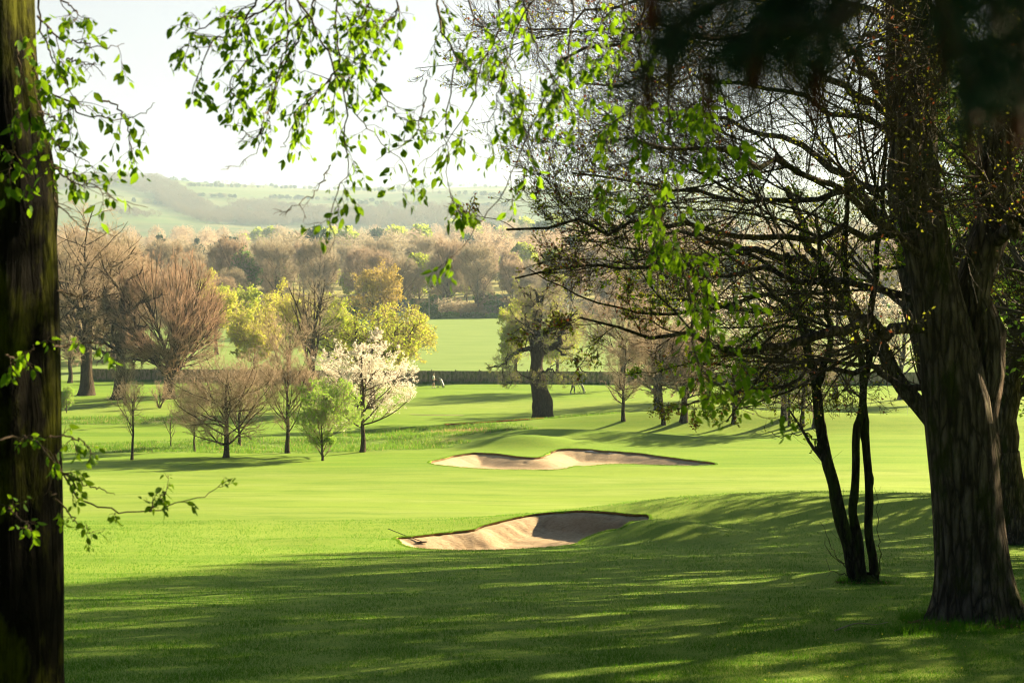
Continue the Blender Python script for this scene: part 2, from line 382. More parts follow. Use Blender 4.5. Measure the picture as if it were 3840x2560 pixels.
# ------------------------------------------------------------------ bunkers (outlines on the ground)
def outline(pts, n=360, seed=0, jit=0.02):
    W = np.array([gnd(u, v)[:2] for u, v in pts])
    W = np.vstack([W, W[:1]])
    Q = np.vstack([W[-2], W, W[1]]); out = []
    for i in range(1, len(Q) - 2):
        t = np.linspace(0, 1, 16, endpoint=False)[:, None]; p0, p1, p2, p3 = Q[i - 1], Q[i], Q[i + 1], Q[i + 2]
        out.append(0.5 * ((2 * p1) + (-p0 + p2) * t + (2 * p0 - 5 * p1 + 4 * p2 - p3) * t ** 2 + (-p0 + 3 * p1 - 3 * p2 + p3) * t ** 3))
    D = np.vstack(out); D = np.vstack([D, D[:1]])
    s = np.concatenate([[0], np.cumsum(np.linalg.norm(np.diff(D, axis=0), axis=1))])
    tt = np.linspace(0, s[-1], n, endpoint=False)
    P = np.stack([np.interp(tt, s, D[:, 0]), np.interp(tt, s, D[:, 1])], axis=1)
    rng = np.random.default_rng(seed); a = np.arange(n) / n * 2 * math.pi
    for k in (17, 31, 53, 79): P += (jit * (17 / k) ** 0.3) * np.stack([np.sin(a * k + rng.uniform(0, 6)), np.cos(a * k + rng.uniform(0, 6))], axis=1) * 0.5
    return P
NEAR = outline([(1482, 2015), (1560, 2008), (1635, 2000), (1720, 1991), (1778, 1984), (1812, 1969), (1907, 1945), (2016, 1925), (2152, 1915), (2261, 1918), (2356, 1929),
                (2438, 1943), (2350, 1968), (2270, 1990), (2200, 2015), (2142, 2042), (2016, 2054), (1812, 2063), (1635, 2061), (1526, 2049), (1499, 2030)], seed=1, jit=0.02)
FAR = outline([(1605, 1735), (1660, 1718), (1710, 1707), (1778, 1697), (1833, 1698), (1880, 1703), (1962, 1712), (2023, 1714), (2050, 1702), (2075, 1690), (2105, 1685), (2186, 1685), (2288, 1691),
               (2390, 1698), (2492, 1711), (2560, 1721), (2649, 1730), (2690, 1741), (2628, 1746), (2458, 1744), (2322, 1740), (2220, 1746), (2118, 1758), (1982, 1761), (1812, 1758), (1700, 1750)], seed=2, jit=0.05)
def inside(P, x, y):
    ins = np.zeros(x.shape, bool); n = len(P)
    for i in range(n):
        x1, y1 = P[i]; x2, y2 = P[(i + 1) % n]
        if y1 == y2: continue
        c = ((y1 > y) != (y2 > y)) & (x < (x2 - x1) * (y - y1) / (y2 - y1) + x1)
        ins ^= c
    return ins
def edge_dist(P, x, y):
    d = np.full(x.shape, 1e9)
    for px, py in P: d = np.minimum(d, (x - px) ** 2 + (y - py) ** 2)
    return np.sqrt(d)

# ground sheet
ys = np.concatenate([np.linspace(-80, 8, 30, endpoint=False), 8 * (38 / 8) ** np.linspace(0, 1, 260, endpoint=False), np.arange(38, 56, 0.07),
                     np.arange(56, 84, 0.2), np.arange(84, 114, 0.12), np.arange(114, 135, 0.2), np.arange(135, 200, 0.5), np.arange(200, 420, 3), np.arange(420, 1360, 12)])
ss = np.concatenate([np.linspace(-1.6, -0.44, 50, endpoint=False), np.linspace(-0.44, 0.44, 900), np.linspace(0.44, 1.6, 51)[1:]])
gy, gs = np.meshgrid(ys, ss, indexing='ij')
gx = gs * np.sqrt(gy ** 2 + 900)
gz = G(gx, gy)
def soft(d, w): return np.clip(0.5 - d / w, 0, 1)
def blob(x, y, cx, cy, rx, ry, w=0.5):
    q = np.sqrt(((x - cx) / rx) ** 2 + ((y - cy) / ry) ** 2) + 0.12 * np.sin(x * 1.7 + 1) * np.sin(y * 1.3)
    return np.clip((1 - q) / w + 0.5, 0, 1)
wob = 0.8 * np.sin(gx * 0.5) + 0.5 * np.sin(gx * 1.3 + gy)
c1 = gnd(1700, 1640); 
rough = np.maximum.reduce([blob(gx, gy, -5.5, 112, 8.5, 7, 0.25), blob(gx, gy, -20, 102.5, 17, 5.0, 0.3), blob(gx, gy, -38, 125, 12, 2.6, 0.4), blob(gx, gy, 2.0, 121, 8, 1.8, 0.4)])
straw = np.maximum.reduce([0.9 * blob(gx, gy, -4.2, 113.5, 2.2, 1.8, 0.6), 0.35 * blob(gx, gy, -1.0, 119.5, 3.5, 0.9, 0.7), 0.45 * blob(gx, gy, -34, 125, 4, 1.3, 0.6), 0.3 * blob(gx, gy, -5.5, 104.5, 2.0, 0.9, 0.6)])
fenceY = lambda x: 181 - 0.13 * (x + 10)
field = np.clip((gy - fenceY(gx) - 0.5) / 1.0, 0, 1)
pw = gy + 1.8 * np.sin(gx * 0.16 + 1) + 0.7 * np.sin(gx * 0.5)
pale = np.clip(0.85 / (1 + np.exp(-(pw - 53) / 0.7)) / (1 + np.exp((pw - 84) / 0.7)) * (0.7 + 0.3 * np.sin(pw * 0.9)) + 0.8 * np.exp(-((gy - 141 - 0.1 * gx) / 7) ** 2) + 0.35 * np.exp(-((gx + 9) / 5) ** 2 - ((gy - 46) / 10) ** 2)
               + 0.25 * np.exp(-((gx + 2.2) / 0.8) ** 2 - ((gy - 34 + 2.2 * (gx + 2.2)) / 4) ** 2), 0, 1)
wood = np.clip((gy - 372) / 6, 0, 1)
straw = np.maximum(straw, 0.6 * wood); rough = np.maximum(rough, wood); field = field * (1 - wood)
zone = np.stack([rough, straw, field, pale], axis=-1).reshape(-1, 4)
nr, ncol = gy.shape
idx = np.arange(nr * ncol).reshape(nr, ncol)
fq = np.stack([idx[:-1, :-1], idx[:-1, 1:], idx[1:, 1:], idx[1:, :-1]], axis=-1).reshape(-1, 4)
cx = (gx[:-1, :-1] + gx[1:, 1:] + gx[:-1, 1:] + gx[1:, :-1]).ravel() / 4; cy = (gy[:-1, :-1] + gy[1:, 1:]).ravel() / 2
kill = np.zeros(len(cx), bool)
for P in (NEAR, FAR):
    bb = (cx > P[:, 0].min()) & (cx < P[:, 0].max()) & (cy > P[:, 1].min()) & (cy < P[:, 1].max())
    ii = np.nonzero(bb)[0]; kill[ii] = inside(P, cx[ii], cy[ii])
gv = np.stack([gx, gy, gz], axis=-1).reshape(-1, 3)
ground = build('ground', [(gv, fq[~kill], 0, True)], [M['ground']], attr=zone)
tag(ground, 'mown green fairway and grassy slope running down to the valley', kind='structure')

def sm(t): t = np.clip(t, 0, 1); return t * t * (3 - 2 * t)
def make_bunker(P, step, lip, depth, width, name, label):
    x0, x1 = P[:, 0].min() - 0.3, P[:, 0].max() + 0.3; y0, y1 = P[:, 1].min() - 0.3, P[:, 1].max() + 0.3
    X, Y = np.meshgrid(np.arange(x0, x1, step), np.arange(y0, y1, step), indexing='xy')
    ins = inside(P, X.ravel(), Y.ravel()).reshape(X.shape); d = edge_dist(P, X, Y); sd = np.where(ins, d, -d)
    rng = np.random.default_rng(5)
    rag = 0.014 * np.sin(X * 2.1 + 2 * np.sin(Y * 1.7)) + 0.005 * np.sin(Y * 9 + 3 * np.sin(X * 2.0))
    Z = G(X, Y) - lip - depth * sm(sd / width) + np.where(sd > 0.2, rag, 0)
    for _ in range(110):
        a = rng.integers(0, X.shape[0]); b = rng.integers(0, X.shape[1]); r = rng.uniform(0.08, 0.2)
        Z -= rng.uniform(-0.02, 0.045) * np.exp(-((X - X[a, b]) ** 2 + (Y - Y[a, b]) ** 2) / r ** 2)
    Z = np.where(sd < 0, G(X, Y) - lip - 0.04, Z)
    keep = (sd > -0.22)
    id_ = np.arange(X.size).reshape(X.shape)
    k = keep[:-1, :-1] & keep[1:, 1:] & keep[:-1, 1:] & keep[1:, :-1]
    q = np.stack([id_[:-1, :-1], id_[:-1, 1:], id_[1:, 1:], id_[1:, :-1]], axis=-1)[k]
    o = build(name, [(np.stack([X, Y, Z], -1).reshape(-1, 3), q, 0, True)], [M['sand']])
    tag(o, label, kind='structure')
    # turf lip: a ragged strip hanging from the grass edge
    n = len(P); C = P.mean(0)
    t = np.roll(P, -1, 0) - np.roll(P, 1, 0); nn = np.stack([t[:, 1], -t[:, 0]], 1); nn /= np.linalg.norm(nn, axis=1, keepdims=True)
    if np.sum(nn * (P - C)) < 0: nn = -nn
    rr = rng.uniform(-0.01, 0.02, n) + 0.022 * np.convolve(rng.normal(size=n + 6), np.ones(7) / 2.6, mode='valid') * (1 if step < 0.1 else 1.6)
    rings = []
    for off, dz in ((0.07, 0.002), (0.0, 0.005), (-0.02, -0.01), (-0.01, -lip * 0.6), (0.04, -lip - 0.06)):
        p = P + nn * (off + rr[:, None]); rings.append(np.column_stack([p, G(p[:, 0], p[:, 1]) + dz + (rr * 0.6 if dz < 0 else 0)]))
    V = np.stack(rings, 1); id2 = np.arange(n * 5).reshape(n, 5); nx = np.roll(id2, -1, 0)
    q0 = np.stack([id2[:, :2], nx[:, :2], nx[:, 1:3], id2[:, 1:3]], -1).reshape(-1, 4)
    q1 = np.stack([id2[:, 2:4], nx[:, 2:4], nx[:, 3:5], id2[:, 3:5]], -1).reshape(-1, 4)
    # fringe blades on the lip
    nb = int(np.sum(np.linalg.norm(t, axis=1)) / 2 * (420 if step < 0.1 else 160))
    ii = rng.integers(0, n, nb); f = rng.random(nb)[:, None]
    b = P[ii] * (1 - f) + P[(ii + 1) % n] * f + nn[ii] * rng.uniform(-0.02, 0.08, (nb, 1))
    B = np.column_stack([b, G(b[:, 0], b[:, 1])]); k = 1 if step < 0.1 else 1.7
    h = rng.uniform(0.02, 0.07, nb)[:, None] * k
    lean = np.column_stack([-nn[ii] * rng.uniform(-0.3, 1.2, (nb, 1)), rng.uniform(0.1, 1.0, nb)]) * h
    sd_ = nrm(rng.normal(size=(nb, 3)) * [1, 1, 0.1]) * 0.006 * k
    V3 = np.stack([B - sd_, B + sd_, B + lean], 1).reshape(-1, 3); F3 = np.arange(nb * 3).reshape(-1, 3)
    o2 = build('turf_edge', [(V.reshape(-1, 3), q0, 1, True), (V.reshape(-1, 3), q1, 0, True), (V3, F3, 2, False)], [M['sand_rim'], M['turf'], M['blade_rough']])
    tag(o2, label.replace('sand', 'ragged turf edge of the'), kind='structure')
make_bunker(NEAR, 0.05, 0.07, 0.52, 1.35, 'sand_near_bunker', 'pale sand bunker nearer the camera with steep shaded far wall')
make_bunker(FAR, 0.11, 0.12, 0.52, 2.2, 'sand_far_bunker', 'pale sand bunker beyond the fairway with a grass hump behind')

# ------------------------------------------------------------------ hills
def hillz(x, y):
    z = CAMZ + np.interp(y, [1300, 1500, 1750, 2050, 2400, 2750, 3000, 4200], [-6, 6, 30, 62, 96, 118, 124, 90])
    u = x / np.maximum(y, 1)
    z += 10 * np.exp(-((u + 0.30) / 0.09) ** 2) * np.clip((y - 1500) / 700, 0, 1) + 6 * np.sin(u * 16 + 1) * np.clip((y - 1400) / 900, 0, 1)
    z += 9 * np.sin(x * 0.006 + y * 0.002) * np.sin(y * 0.005 + 1) * np.clip((y - 1400) / 400, 0, 1) + 3 * np.sin(x * 0.017) * np.sin(y * 0.013)
    z -= np.clip(u - 0.02, 0, 1) * 30 * np.clip((y - 1400) / 1200, 0, 1)
    return z
hy = np.concatenate([np.arange(1345, 3200, 14), np.arange(3200, 4300, 100)]); hs = np.linspace(-1.3, 1.3, 420)
HY, HS = np.meshgrid(hy, hs, indexing='ij'); HX = HS * HY; HZ = hillz(HX, HY)
HZ[0] = G(HX[0], HY[0]) - 0.5
hid = np.arange(HY.size).reshape(HY.shape)
def hills_material():
    m, nt, out = mat('hill_fields')
    g = nt.nodes.new('ShaderNodeNewGeometry'); pos = g.outputs['Position']
    v = nt.nodes.new('ShaderNodeTexVoronoi'); v.inputs['Scale'].default_value = 0.0042; nt.links.new(mapping(nt, pos, (1, 1.3, 0)), v.inputs['Vector'])
    n = noise(nt, 0.02, 5, 0.6, pos)
    s = nt.nodes.new('ShaderNodeSeparateColor'); nt.links.new(v.outputs['Color'], s.inputs[0])
    c = ramp(nt, s.outputs[0], [(0.0, (0.09, 0.13, 0.035)), (0.4, (0.055, 0.10, 0.028)), (0.7, (0.12, 0.13, 0.05)), (1.0, (0.07, 0.125, 0.03))])
    c = mix(nt, ramp(nt, n.outputs['Fac'], [(0.4, (0, 0, 0)), (0.7, (0.5, 0.5, 0.5))]), c, (0.16, 0.14, 0.07))
    principled(nt, out, c, 0.9, 0.1); return m
hq = np.stack([hid[:-1, :-1], hid[:-1, 1:], hid[1:, 1:], hid[1:, :-1]], axis=-1).reshape(-1, 4)
tag(build('hills', [(np.stack([HX, HY, HZ], -1).reshape(-1, 3), hq, 0, True)], [hills_material()]), 'hazy farmed hills with pale fields across the valley', kind='structure')

# ------------------------------------------------------------------ tree generator
def spawn(rng, P, R, n, t=(0.2, 1.0), ang=(45, 12), lf=0.5, env=None, K=5, wig=0.12, up=0.05, rr=0.6, rmin=0.002, taper=0.35, flat=1.0, lend=0.5, absl=None, minl=0.0):
    Np, Kp, _ = P.shape; Kp -= 1
    i = np.repeat(np.arange(Np), n); Mn = len(i)
    tt = rng.uniform(t[0], t[1], Mn); f = tt * Kp; i0 = np.minimum(f.astype(int), Kp - 1); fr = (f - i0)[:, None]
    p = P[i, i0] * (1 - fr) + P[i, i0 + 1] * fr; tg = nrm(P[i, i0 + 1] - P[i, i0])
    r = R[i, i0] * (1 - fr[:, 0]) + R[i, i0 + 1] * fr[:, 0]
    a = np.radians(rng.normal(ang[0], ang[1], Mn))[:, None]
    e = nrm(np.cross(tg, rng.normal(size=(Mn, 3))))
    d = tg * np.cos(a) + e * np.sin(a); d[:, 2] *= flat; d = nrm(d)
    plen = np.linalg.norm(np.diff(P, axis=1), axis=2).sum(1)[i]
    L = (absl if absl is not None else plen * lf) * (1 - lend * (tt - t[0]) / max(t[1] - t[0], 1e-3)) * rng.uniform(0.65, 1.25, Mn)
    if env is not None:
        c, e3 = np.array(env[0]), np.array(env[1]); q = (p - c) / e3; dd = d / e3
        A = (dd * dd).sum(1); B = (q * dd).sum(1); C = (q * q).sum(1) - 1
        s = np.where(C < 0, (-B + np.sqrt(np.maximum(B * B - A * C, 0))) / A, L * 0.45)
        L = np.minimum(L, np.maximum(s * rng.uniform(0.8, 1.08, Mn), 0.12))
    if minl:
        k = L > minl; p, d, L, r = p[k], d[k], L[k], r[k]; Mn = len(L)
    pts = np.empty((Mn, K + 1, 3)); pts[:, 0] = p; seg = (L / K)[:, None]
    for k in range(K):
        d = d + wig * rng.normal(size=(Mn, 3)); d[:, 2] += up; d = nrm(d)
        p = p + d * seg; pts[:, k + 1] = p
    r0 = np.maximum(np.minimum(r * rr, r * 0.9), rmin)
    rad = r0[:, None] * np.linspace(1, taper, K + 1)[None]
    return pts, np.maximum(rad, rmin * 0.5)

def quads_at(rng, C, size, asp=0.55, jit=0.0):
    n = len(C); C = C + rng.normal(size=(n, 3)) * jit
    a = nrm(rng.normal(size=(n, 3))); b = nrm(np.cross(a, rng.normal(size=(n, 3))))
    s = (size * rng.uniform(0.6, 1.35, n))[:, None]
    V = np.stack([C - a * s, C - b * s * asp, C + a * s, C + b * s * asp], 1).reshape(-1, 3)
    return V, np.arange(n * 4).reshape(-1, 4)
def along(rng, P, n, t0=0.2):
    """n random points on each polyline"""
    Np, K, _ = P.shape; i = np.repeat(np.arange(Np), n); f = rng.uniform(t0, 1, len(i)) * (K - 1); i0 = np.minimum(f.astype(int), K - 2); fr = (f - i0)[:, None]
    return P[i, i0] * (1 - fr) + P[i, i0 + 1] * fr

def trunk_poly(rng, H, R, lean=(0, 0), wig=0.02, K=10, top=0.35, flare=1.5):
    z = np.linspace(0, 1, K + 1); P = np.zeros((1, K + 1, 3))
    P[0, :, 2] = z * (H + 0.4) - 0.4
    w = np.cumsum(rng.normal(size=(K + 1, 2)) * wig * H / K ** 0.5, axis=0); w[0] = 0
    P[0, :, 0] = w[:, 0] + lean[0] * z * H; P[0, :, 1] = w[:, 1] + lean[1] * z * H
    Rr = R * (1 + (top - 1) * z); Rr[0] *= flare; Rr[1] *= 1 + (flare - 1) * 0.3
    return P, Rr[None]
def flare_trunk(P, R, sides=12, seed=0, nk=40, lump=0.06, flare=0.5, fh=0.8):
    """thick trunk tube with root flare and lumps; P K,3"""
    rng = np.random.default_rng(seed)
    Q = resample(P, nk); Rq = np.interp(np.linspace(0, 1, nk), np.linspace(0, 1, len(R)), R)
    s = np.concatenate([[0], np.cumsum(np.linalg.norm(np.diff(Q, axis=0), axis=1))])
    V, Fq = tubes(Q[None], Rq[None], sides)
    V = V.reshape(nk, sides, 3); th = np.arange(sides) / sides * 2 * math.pi
    ph = rng.uniform(0, 6, 6)
    m = 1 + lump * (np.sin(3 * th[None] + ph[0] + s[:, None] * 0.7) * 0.6 + np.sin(5 * th[None] + ph[1] - s[:, None] * 1.1) * 0.4 + 0.5 * np.sin(2 * th[None] + s[:, None] * 2.3 + ph[2]) + 0.35 * np.sin(9 * th[None] + 2 * np.sin(s[:, None] * 1.9) + ph[4]))
    m = m * (1 + flare * np.exp(-s[:, None] / fh) * (1 + 0.55 * np.sin(5 * th[None] + ph[3]) + 0.3 * np.sin(8 * th[None] + ph[5])))
    V = Q[:, None] + (V - Q[:, None]) * m[..., None]
    return V.reshape(-1, 3), Fq

SPECIES = {}
def tree_mesh(rng, sp):
    H, R = sp['H'], sp['R']
    th = sp.get('th', 0.5) * H
    P0, R0 = trunk_poly(rng, th, R, sp.get('lean', (0, 0)), sp.get('twig', 0.02), 10, sp.get('top', 0.45), 1.35)
    off = P0[0, -1, :2] * 0.5
    env = ((off[0] + sp.get('ex', 0), off[1], sp['ez'] * H), (sp['rx'], sp.get('ry', sp['rx']), sp['rz'] * H))
    sets = [(P0, R0)]; last = (P0, R0); prev = [last]
    for k, lv in enumerate(sp['levels']):
        src = prev[-1]
        q = spawn(rng, src[0], src[1], env=env, **lv)
        prev.append(q)
        if k == 0 and sp.get('leader', True):  # continue the trunk upward
            pass
    blocks_t, blocks_c = [], []
    V, Fq = flare_trunk(P0[0], R0[0], 10, int(rng.integers(1e6)), 24, sp.get('lump', 0.06), 0.35, 0.5)
    blocks_t.append((V, Fq, 0, True))
    nl = len(prev)
    for k in range(1, nl):
        P, Rr = prev[k]
        tgt = blocks_t if k <= sp.get('trunk_levels', 1) else blocks_c
        sides = 6 if k == 1 else (5 if k == 2 and nl > 4 else (3 if k < nl - 1 else 2))
        V, Fq = tubes(P, Rr, sides, rng); tgt.append((V, Fq, 0 if tgt is blocks_t else (1 if k < nl - 1 and sp.get('dark_mid') else 0), sides > 4))
    for lf in sp.get('leaves', []):
        C = along(rng, prev[lf.get('lv', -1)][0], 1 if lf['n'] < 1 else int(lf['n']), lf.get('t0', 0.2))
        if lf['n'] < 1: C = C[rng.random(len(C)) < lf['n']]
        if 'zmin' in lf: C = C[C[:, 2] > lf['zmin'] * H]
        V, Fq = quads_at(rng, C, lf['s'], lf.get('asp', 0.6), lf.get('jit', 0.1)); blocks_c.append((V, Fq, lf['m'], False))
    return blocks_t, blocks_c

def make_tree(name, seed, sp, loc, label, cat='tree', group=None, rz=0, s=1.0):
    rng = np.random.default_rng(seed)
    bt, bc = tree_mesh(rng, sp)
    root = empty(name, loc, label, cat, group, rz); root.scale = (s, s, s)
    build('trunk', bt, [M[sp.get('bark', 'bark_mid')]], root)
    build('crown', bc, [M[x] for x in sp['mats']], root)
    return root

def L(n, ang, lf, K=5, wig=0.12, up=0.05, **k):
    d = dict(n=n, ang=ang, lf=lf, K=K, wig=wig, up=up); d.update(k); return d

# ------------------------------------------------------------------ middle-distance trees (each placed where its trunk meets the ground)
def mpx(u, v): return gnd(u, v)
def hgt(base, vtop): return (1.0 - 0) * (at(1920, vtop, base[1])[2] - base[2])
def put(name, seed, sp, u, v, vtop, halfw, label, group=None, cat='tree', sink=0.0, **kw):
    b = gnd(u, v) if not isinstance(u, np.ndarray) else u
    sp = dict(sp); sp['H'] = hgt(b, vtop) * 0.98
    hw = halfw / F * b[1]
    sp['rx'] = hw; sp['ry'] = hw
    sp.update(kw)
    return make_tree(name, seed, sp, (b[0], b[1], b[2] - sink), label, cat, group)

OPEN = dict(R=0.13, th=0.75, ez=0.60, rz=0.42, top=0.3, bark='bark_mid', mats=['twig_grey', 'twig_oak'], dark_mid=True, trunk_levels=1,
            levels=[L(24, (68, 13), 1.5, 7, 0.13, 0.06, t=(0.22, 1.0), rr=0.4), L(8, (42, 10), 0.7, 5, 0.12, 0.05, t=(0.12, 1)), L(8, (42, 12), 0.6, 4, 0.14, 0.04, t=(0.12, 1), rmin=0.008), L(5, (42, 14), 0.65, 3, 0.16, 0.03, t=(0.1, 1), rmin=0.009)])
UPRIGHT = dict(OPEN, ez=0.57, rz=0.47, levels=[L(22, (46, 10), 1.2, 6, 0.06, 0.12, t=(0.2, 1.0), rr=0.4), L(8, (38, 10), 0.7, 5, 0.08, 0.10, t=(0.12, 1)), L(8, (38, 12), 0.6, 4, 0.1, 0.08, t=(0.12, 1), rmin=0.008), L(5, (38, 14), 0.65, 3, 0.1, 0.06, t=(0.1, 1), rmin=0.009)])
DOME = dict(R=0.55, th=0.30, ez=0.53, rz=0.48, top=0.7, bark='bark_oak', mats=['twig_red', 'twig_oak'], trunk_levels=2, dark_mid=True,
            levels=[L(26, (52, 20), 3.6, 8, 0.05, 0.03, t=(0.4, 1.0), rr=0.32), L(10, (26, 8), 0.8, 6, 0.05, 0.04, t=(0.1, 1)), L(9, (24, 8), 0.6, 4, 0.06, 0.03, t=(0.15, 1), rmin=0.014), L(6, (24, 8), 0.6, 3, 0.07, 0.03, t=(0.15, 1), rmin=0.016)])
BIG = dict(R=0.6, th=0.55, ez=0.56, rz=0.46, top=0.5, bark='bark_oak', mats=['twig_pink', 'twig_oak'], trunk_levels=2, dark_mid=True,
           levels=[L(20, (54, 14), 1.5, 7, 0.14, 0.05, t=(0.32, 1.0), rr=0.36), L(9, (46, 12), 0.7, 6, 0.16, 0.03, t=(0.12, 1)), L(9, (46, 14), 0.55, 4, 0.2, 0.02, t=(0.15, 1), rmin=0.013), L(9, (48, 16), 0.6, 3, 0.22, 0.01, t=(0.1, 1), rmin=0.016)])
GNARL = dict(BIG, mats=['twig_oak', 'twig_oak'], levels=[L(16, (58, 16), 1.3, 9, 0.28, 0.05, t=(0.35, 1.0), rr=0.5), L(8, (55, 15), 0.6, 7, 0.3, 0.0, t=(0.15, 1)), L(8, (55, 18), 0.55, 5, 0.32, 0.0, t=(0.15, 1), rmin=0.014), L(7, (55, 18), 0.6, 4, 0.35, 0.0, t=(0.1, 1), rmin=0.016)])
def leafy(sp, m, n, s, **k):
    d = dict(sp); d['mats'] = list(sp['mats']) + [m]; d['leaves'] = [dict(n=n, s=s, m=len(sp['mats']), **k)]; return d

# left stand
put('tree', 11, BIG, 322, 1482, 720, 220, 'tall pinkish brown bare tree with thick straight trunk beside the mossy trunk', R=0.72, th=0.6)
put('tree', 12, dict(BIG, R=0.3), 262, 1436, 1020, 120, 'slim bare tree behind the thick straight trunk at the left', R=0.28)
put('tree', 13, GNARL, 440, 1497, 870, 165, 'dark gnarled bare oak with twisted limbs left of the red-tinged dome tree', R=0.6, th=0.62, lean=(0.02, 0))
put('dome_tree', 14, DOME, 636, 1494, 905, 225, 'broad vase-shaped bare tree with a reddish dome of twigs and short thick trunk', R=0.62, lean=(0.02, 0))
put('tree', 15, BIG, 1175, 1462, 885, 165, 'tall many-stemmed bare tree behind the white blossom tree', R=0.42, th=0.35, mats=['twig_grey', 'twig_oak'],
    levels=[L(9, (22, 8), 1.9, 9, 0.06, 0.05, t=(0.3, 1.0), rr=0.6), L(9, (45, 12), 0.45, 6, 0.12, 0.05, t=(0.15, 1)), L(8, (42, 14), 0.5, 4, 0.15, 0.03, t=(0.15, 1), rmin=0.011), L(9, (42, 16), 0.5, 3, 0.18, 0.01, t=(0.1, 1), rmin=0.013)])
put('tree', 16, leafy(GNARL, 'leaf_lime', 1, 0.10, zmin=0.35), 1392, 1532, 1070, 250, 'dark-limbed spreading tree with yellow-green leaves and long drooping lower branches', R=0.38, th=0.5, rz=0.45, ez=0.55)
# yellow trees beyond the fence
def beyond(u, v, Y):
    p = at(u, v, Y); return np.array([p[0], p[1], float(G(p[0], p[1]))])
put('tree', 21, leafy(BIG, 'leaf_yellow', 1.0, 0.12), beyond(812, 1300, 240), 0, 922, 85, 'rounded bright yellow leafed tree above the reddish dome tree', R=0.3, rz=0.33, ez=0.67)
put('tree', 22, leafy(BIG, 'leaf_yellow', 1.0, 0.10), beyond(955, 1400, 190), 0, 1090, 125, 'bright yellow leafed tree on a slim dark stem beyond the fence', R=0.14, ez=0.62, rz=0.4)
put('tree', 23, leafy(BIG, 'leaf_yellow', 1.0, 0.11), beyond(1085, 1380, 205), 0, 1052, 130, 'wide yellow tree glowing behind the many-stemmed tree', R=0.25)
put('tree', 24, leafy(BIG, 'leaf_lime', 1.0, 0.11), beyond(1230, 1380, 200), 0, 1085, 110, 'yellow-green tree standing right of the widest yellow tree', R=0.25)
put('tree', 25, leafy(BIG, 'leaf_yellow', 1.0, 0.11), beyond(1500, 1380, 190), 0, 1120, 150, 'yellow tree directly behind the dark-limbed spreading tree', R=0.25)
put('tree', 26, leafy(BIG, 'leaf_lime', 0.9, 0.2), beyond(890, 1340, 260), 0, 1035, 95, 'pale green-leaved tree below the rounded yellow tree', R=0.25)
put('tree', 27, leafy(BIG, 'leaf_orange', 1.0, 0.17), beyond(1400, 1250, 300), 0, 952, 115, 'bronze-leaved broad tree rising above the yellow trees', R=0.35, ez=0.62, rz=0.38)
put('tree', 28, leafy(BIG, 'leaf_lime', 0.9, 0.10), beyond(1935, 1430, 186), 0, 1090, 75, 'yellow-leaved tree just behind the left side of the knobbly oak', R=0.25)
put('tree', 29, leafy(BIG, 'leaf_lime', 0.9, 0.10), beyond(2090, 1430, 200), 0, 1130, 100, 'yellow-leaved tree behind the right side of the knobbly oak', R=0.25)

# young trees on the near side of the fairway
put('young_tree', 31, OPEN, 495, 1724, 1425, 125, 'small open bare tree with orange-brown base, first from the mossy trunk', R=0.10, levels=[L(16, (48, 14), 0.8, 6, 0.12, 0.10, t=(0.42, 1.0), rr=0.5), L(6, (40, 12), 0.6, 5, 0.12, 0.10, t=(0.15, 1)), L(6, (40, 14), 0.6, 4, 0.14, 0.08, t=(0.15, 1), rmin=0.008), L(3, (40, 14), 0.6, 3, 0.14, 0.08, t=(0.1, 1), rmin=0.008)])
put('young_tree', 32, OPEN, 640, 1673, 1490, 38, 'thinnest sapling between the small open tree and the wide bare tree', R=0.05, levels=[L(9, (35, 10), 0.7, 5, 0.08, 0.1, t=(0.3, 1.0), rr=0.5), L(5, (38, 12), 0.5, 4, 0.12, 0.08, rmin=0.007), L(4, (38, 12), 0.5, 3, 0.12, 0.08, rmin=0.007)])
put('young_tree', 33, UPRIGHT, 729, 1692, 1430, 95, 'slender bare sapling left of the wide bare tree', R=0.08)
put('young_tree', 34, OPEN, 845, 1716, 1262, 235, 'wide bare tree with pinkish twigs and low spreading branches', R=0.20, th=0.62, ez=0.56, rz=0.46, mats=['twig_pink', 'twig_oak'])
put('young_tree', 35, UPRIGHT, 897, 1671, 1360, 110, 'narrow bare tree standing just behind the wide bare tree', R=0.11, mats=['twig_pink', 'twig_oak'])
put('young_tree', 36, UPRIGHT, 1081, 1698, 1155, 140, 'tall narrow bare tree behind the light green shrubby tree', R=0.15, mats=['twig_pink', 'twig_oak'])
put('green_tree', 37, leafy(UPRIGHT, 'leaf_green', 2.0, 0.055, jit=0.06, zmin=0.2), 1210, 1727, 1415, 170, 'small rounded tree with fresh light green leaves beside the white blossom tree', R=0.09, th=0.5)
# blossom tree
CH = dict(OPEN, R=0.17, bark='bark_oak', th=0.8, mats=['twig_oak', 'twig_oak', 'blossom'], ez=0.56, rz=0.46,
          levels=[L(24, (60, 12), 0.95, 6, 0.08, 0.05, t=(0.25, 1.0), rr=0.45), L(7, (40, 10), 0.6, 5, 0.1, 0.02, t=(0.15, 1)), L(7, (40, 12), 0.5, 4, 0.12, 0.0, t=(0.15, 1), rmin=0.006)],
          leaves=[dict(n=17, s=0.045, m=2, jit=0.05, asp=0.8, lv=-1, t0=0.1), dict(n=16, s=0.045, m=2, jit=0.06, asp=0.8, lv=-2, t0=0.2)])
put('blossom_tree', 38, CH, 1357, 1694, 1240, 205, 'white blossom tree with a dark slender trunk', ex=0.35)
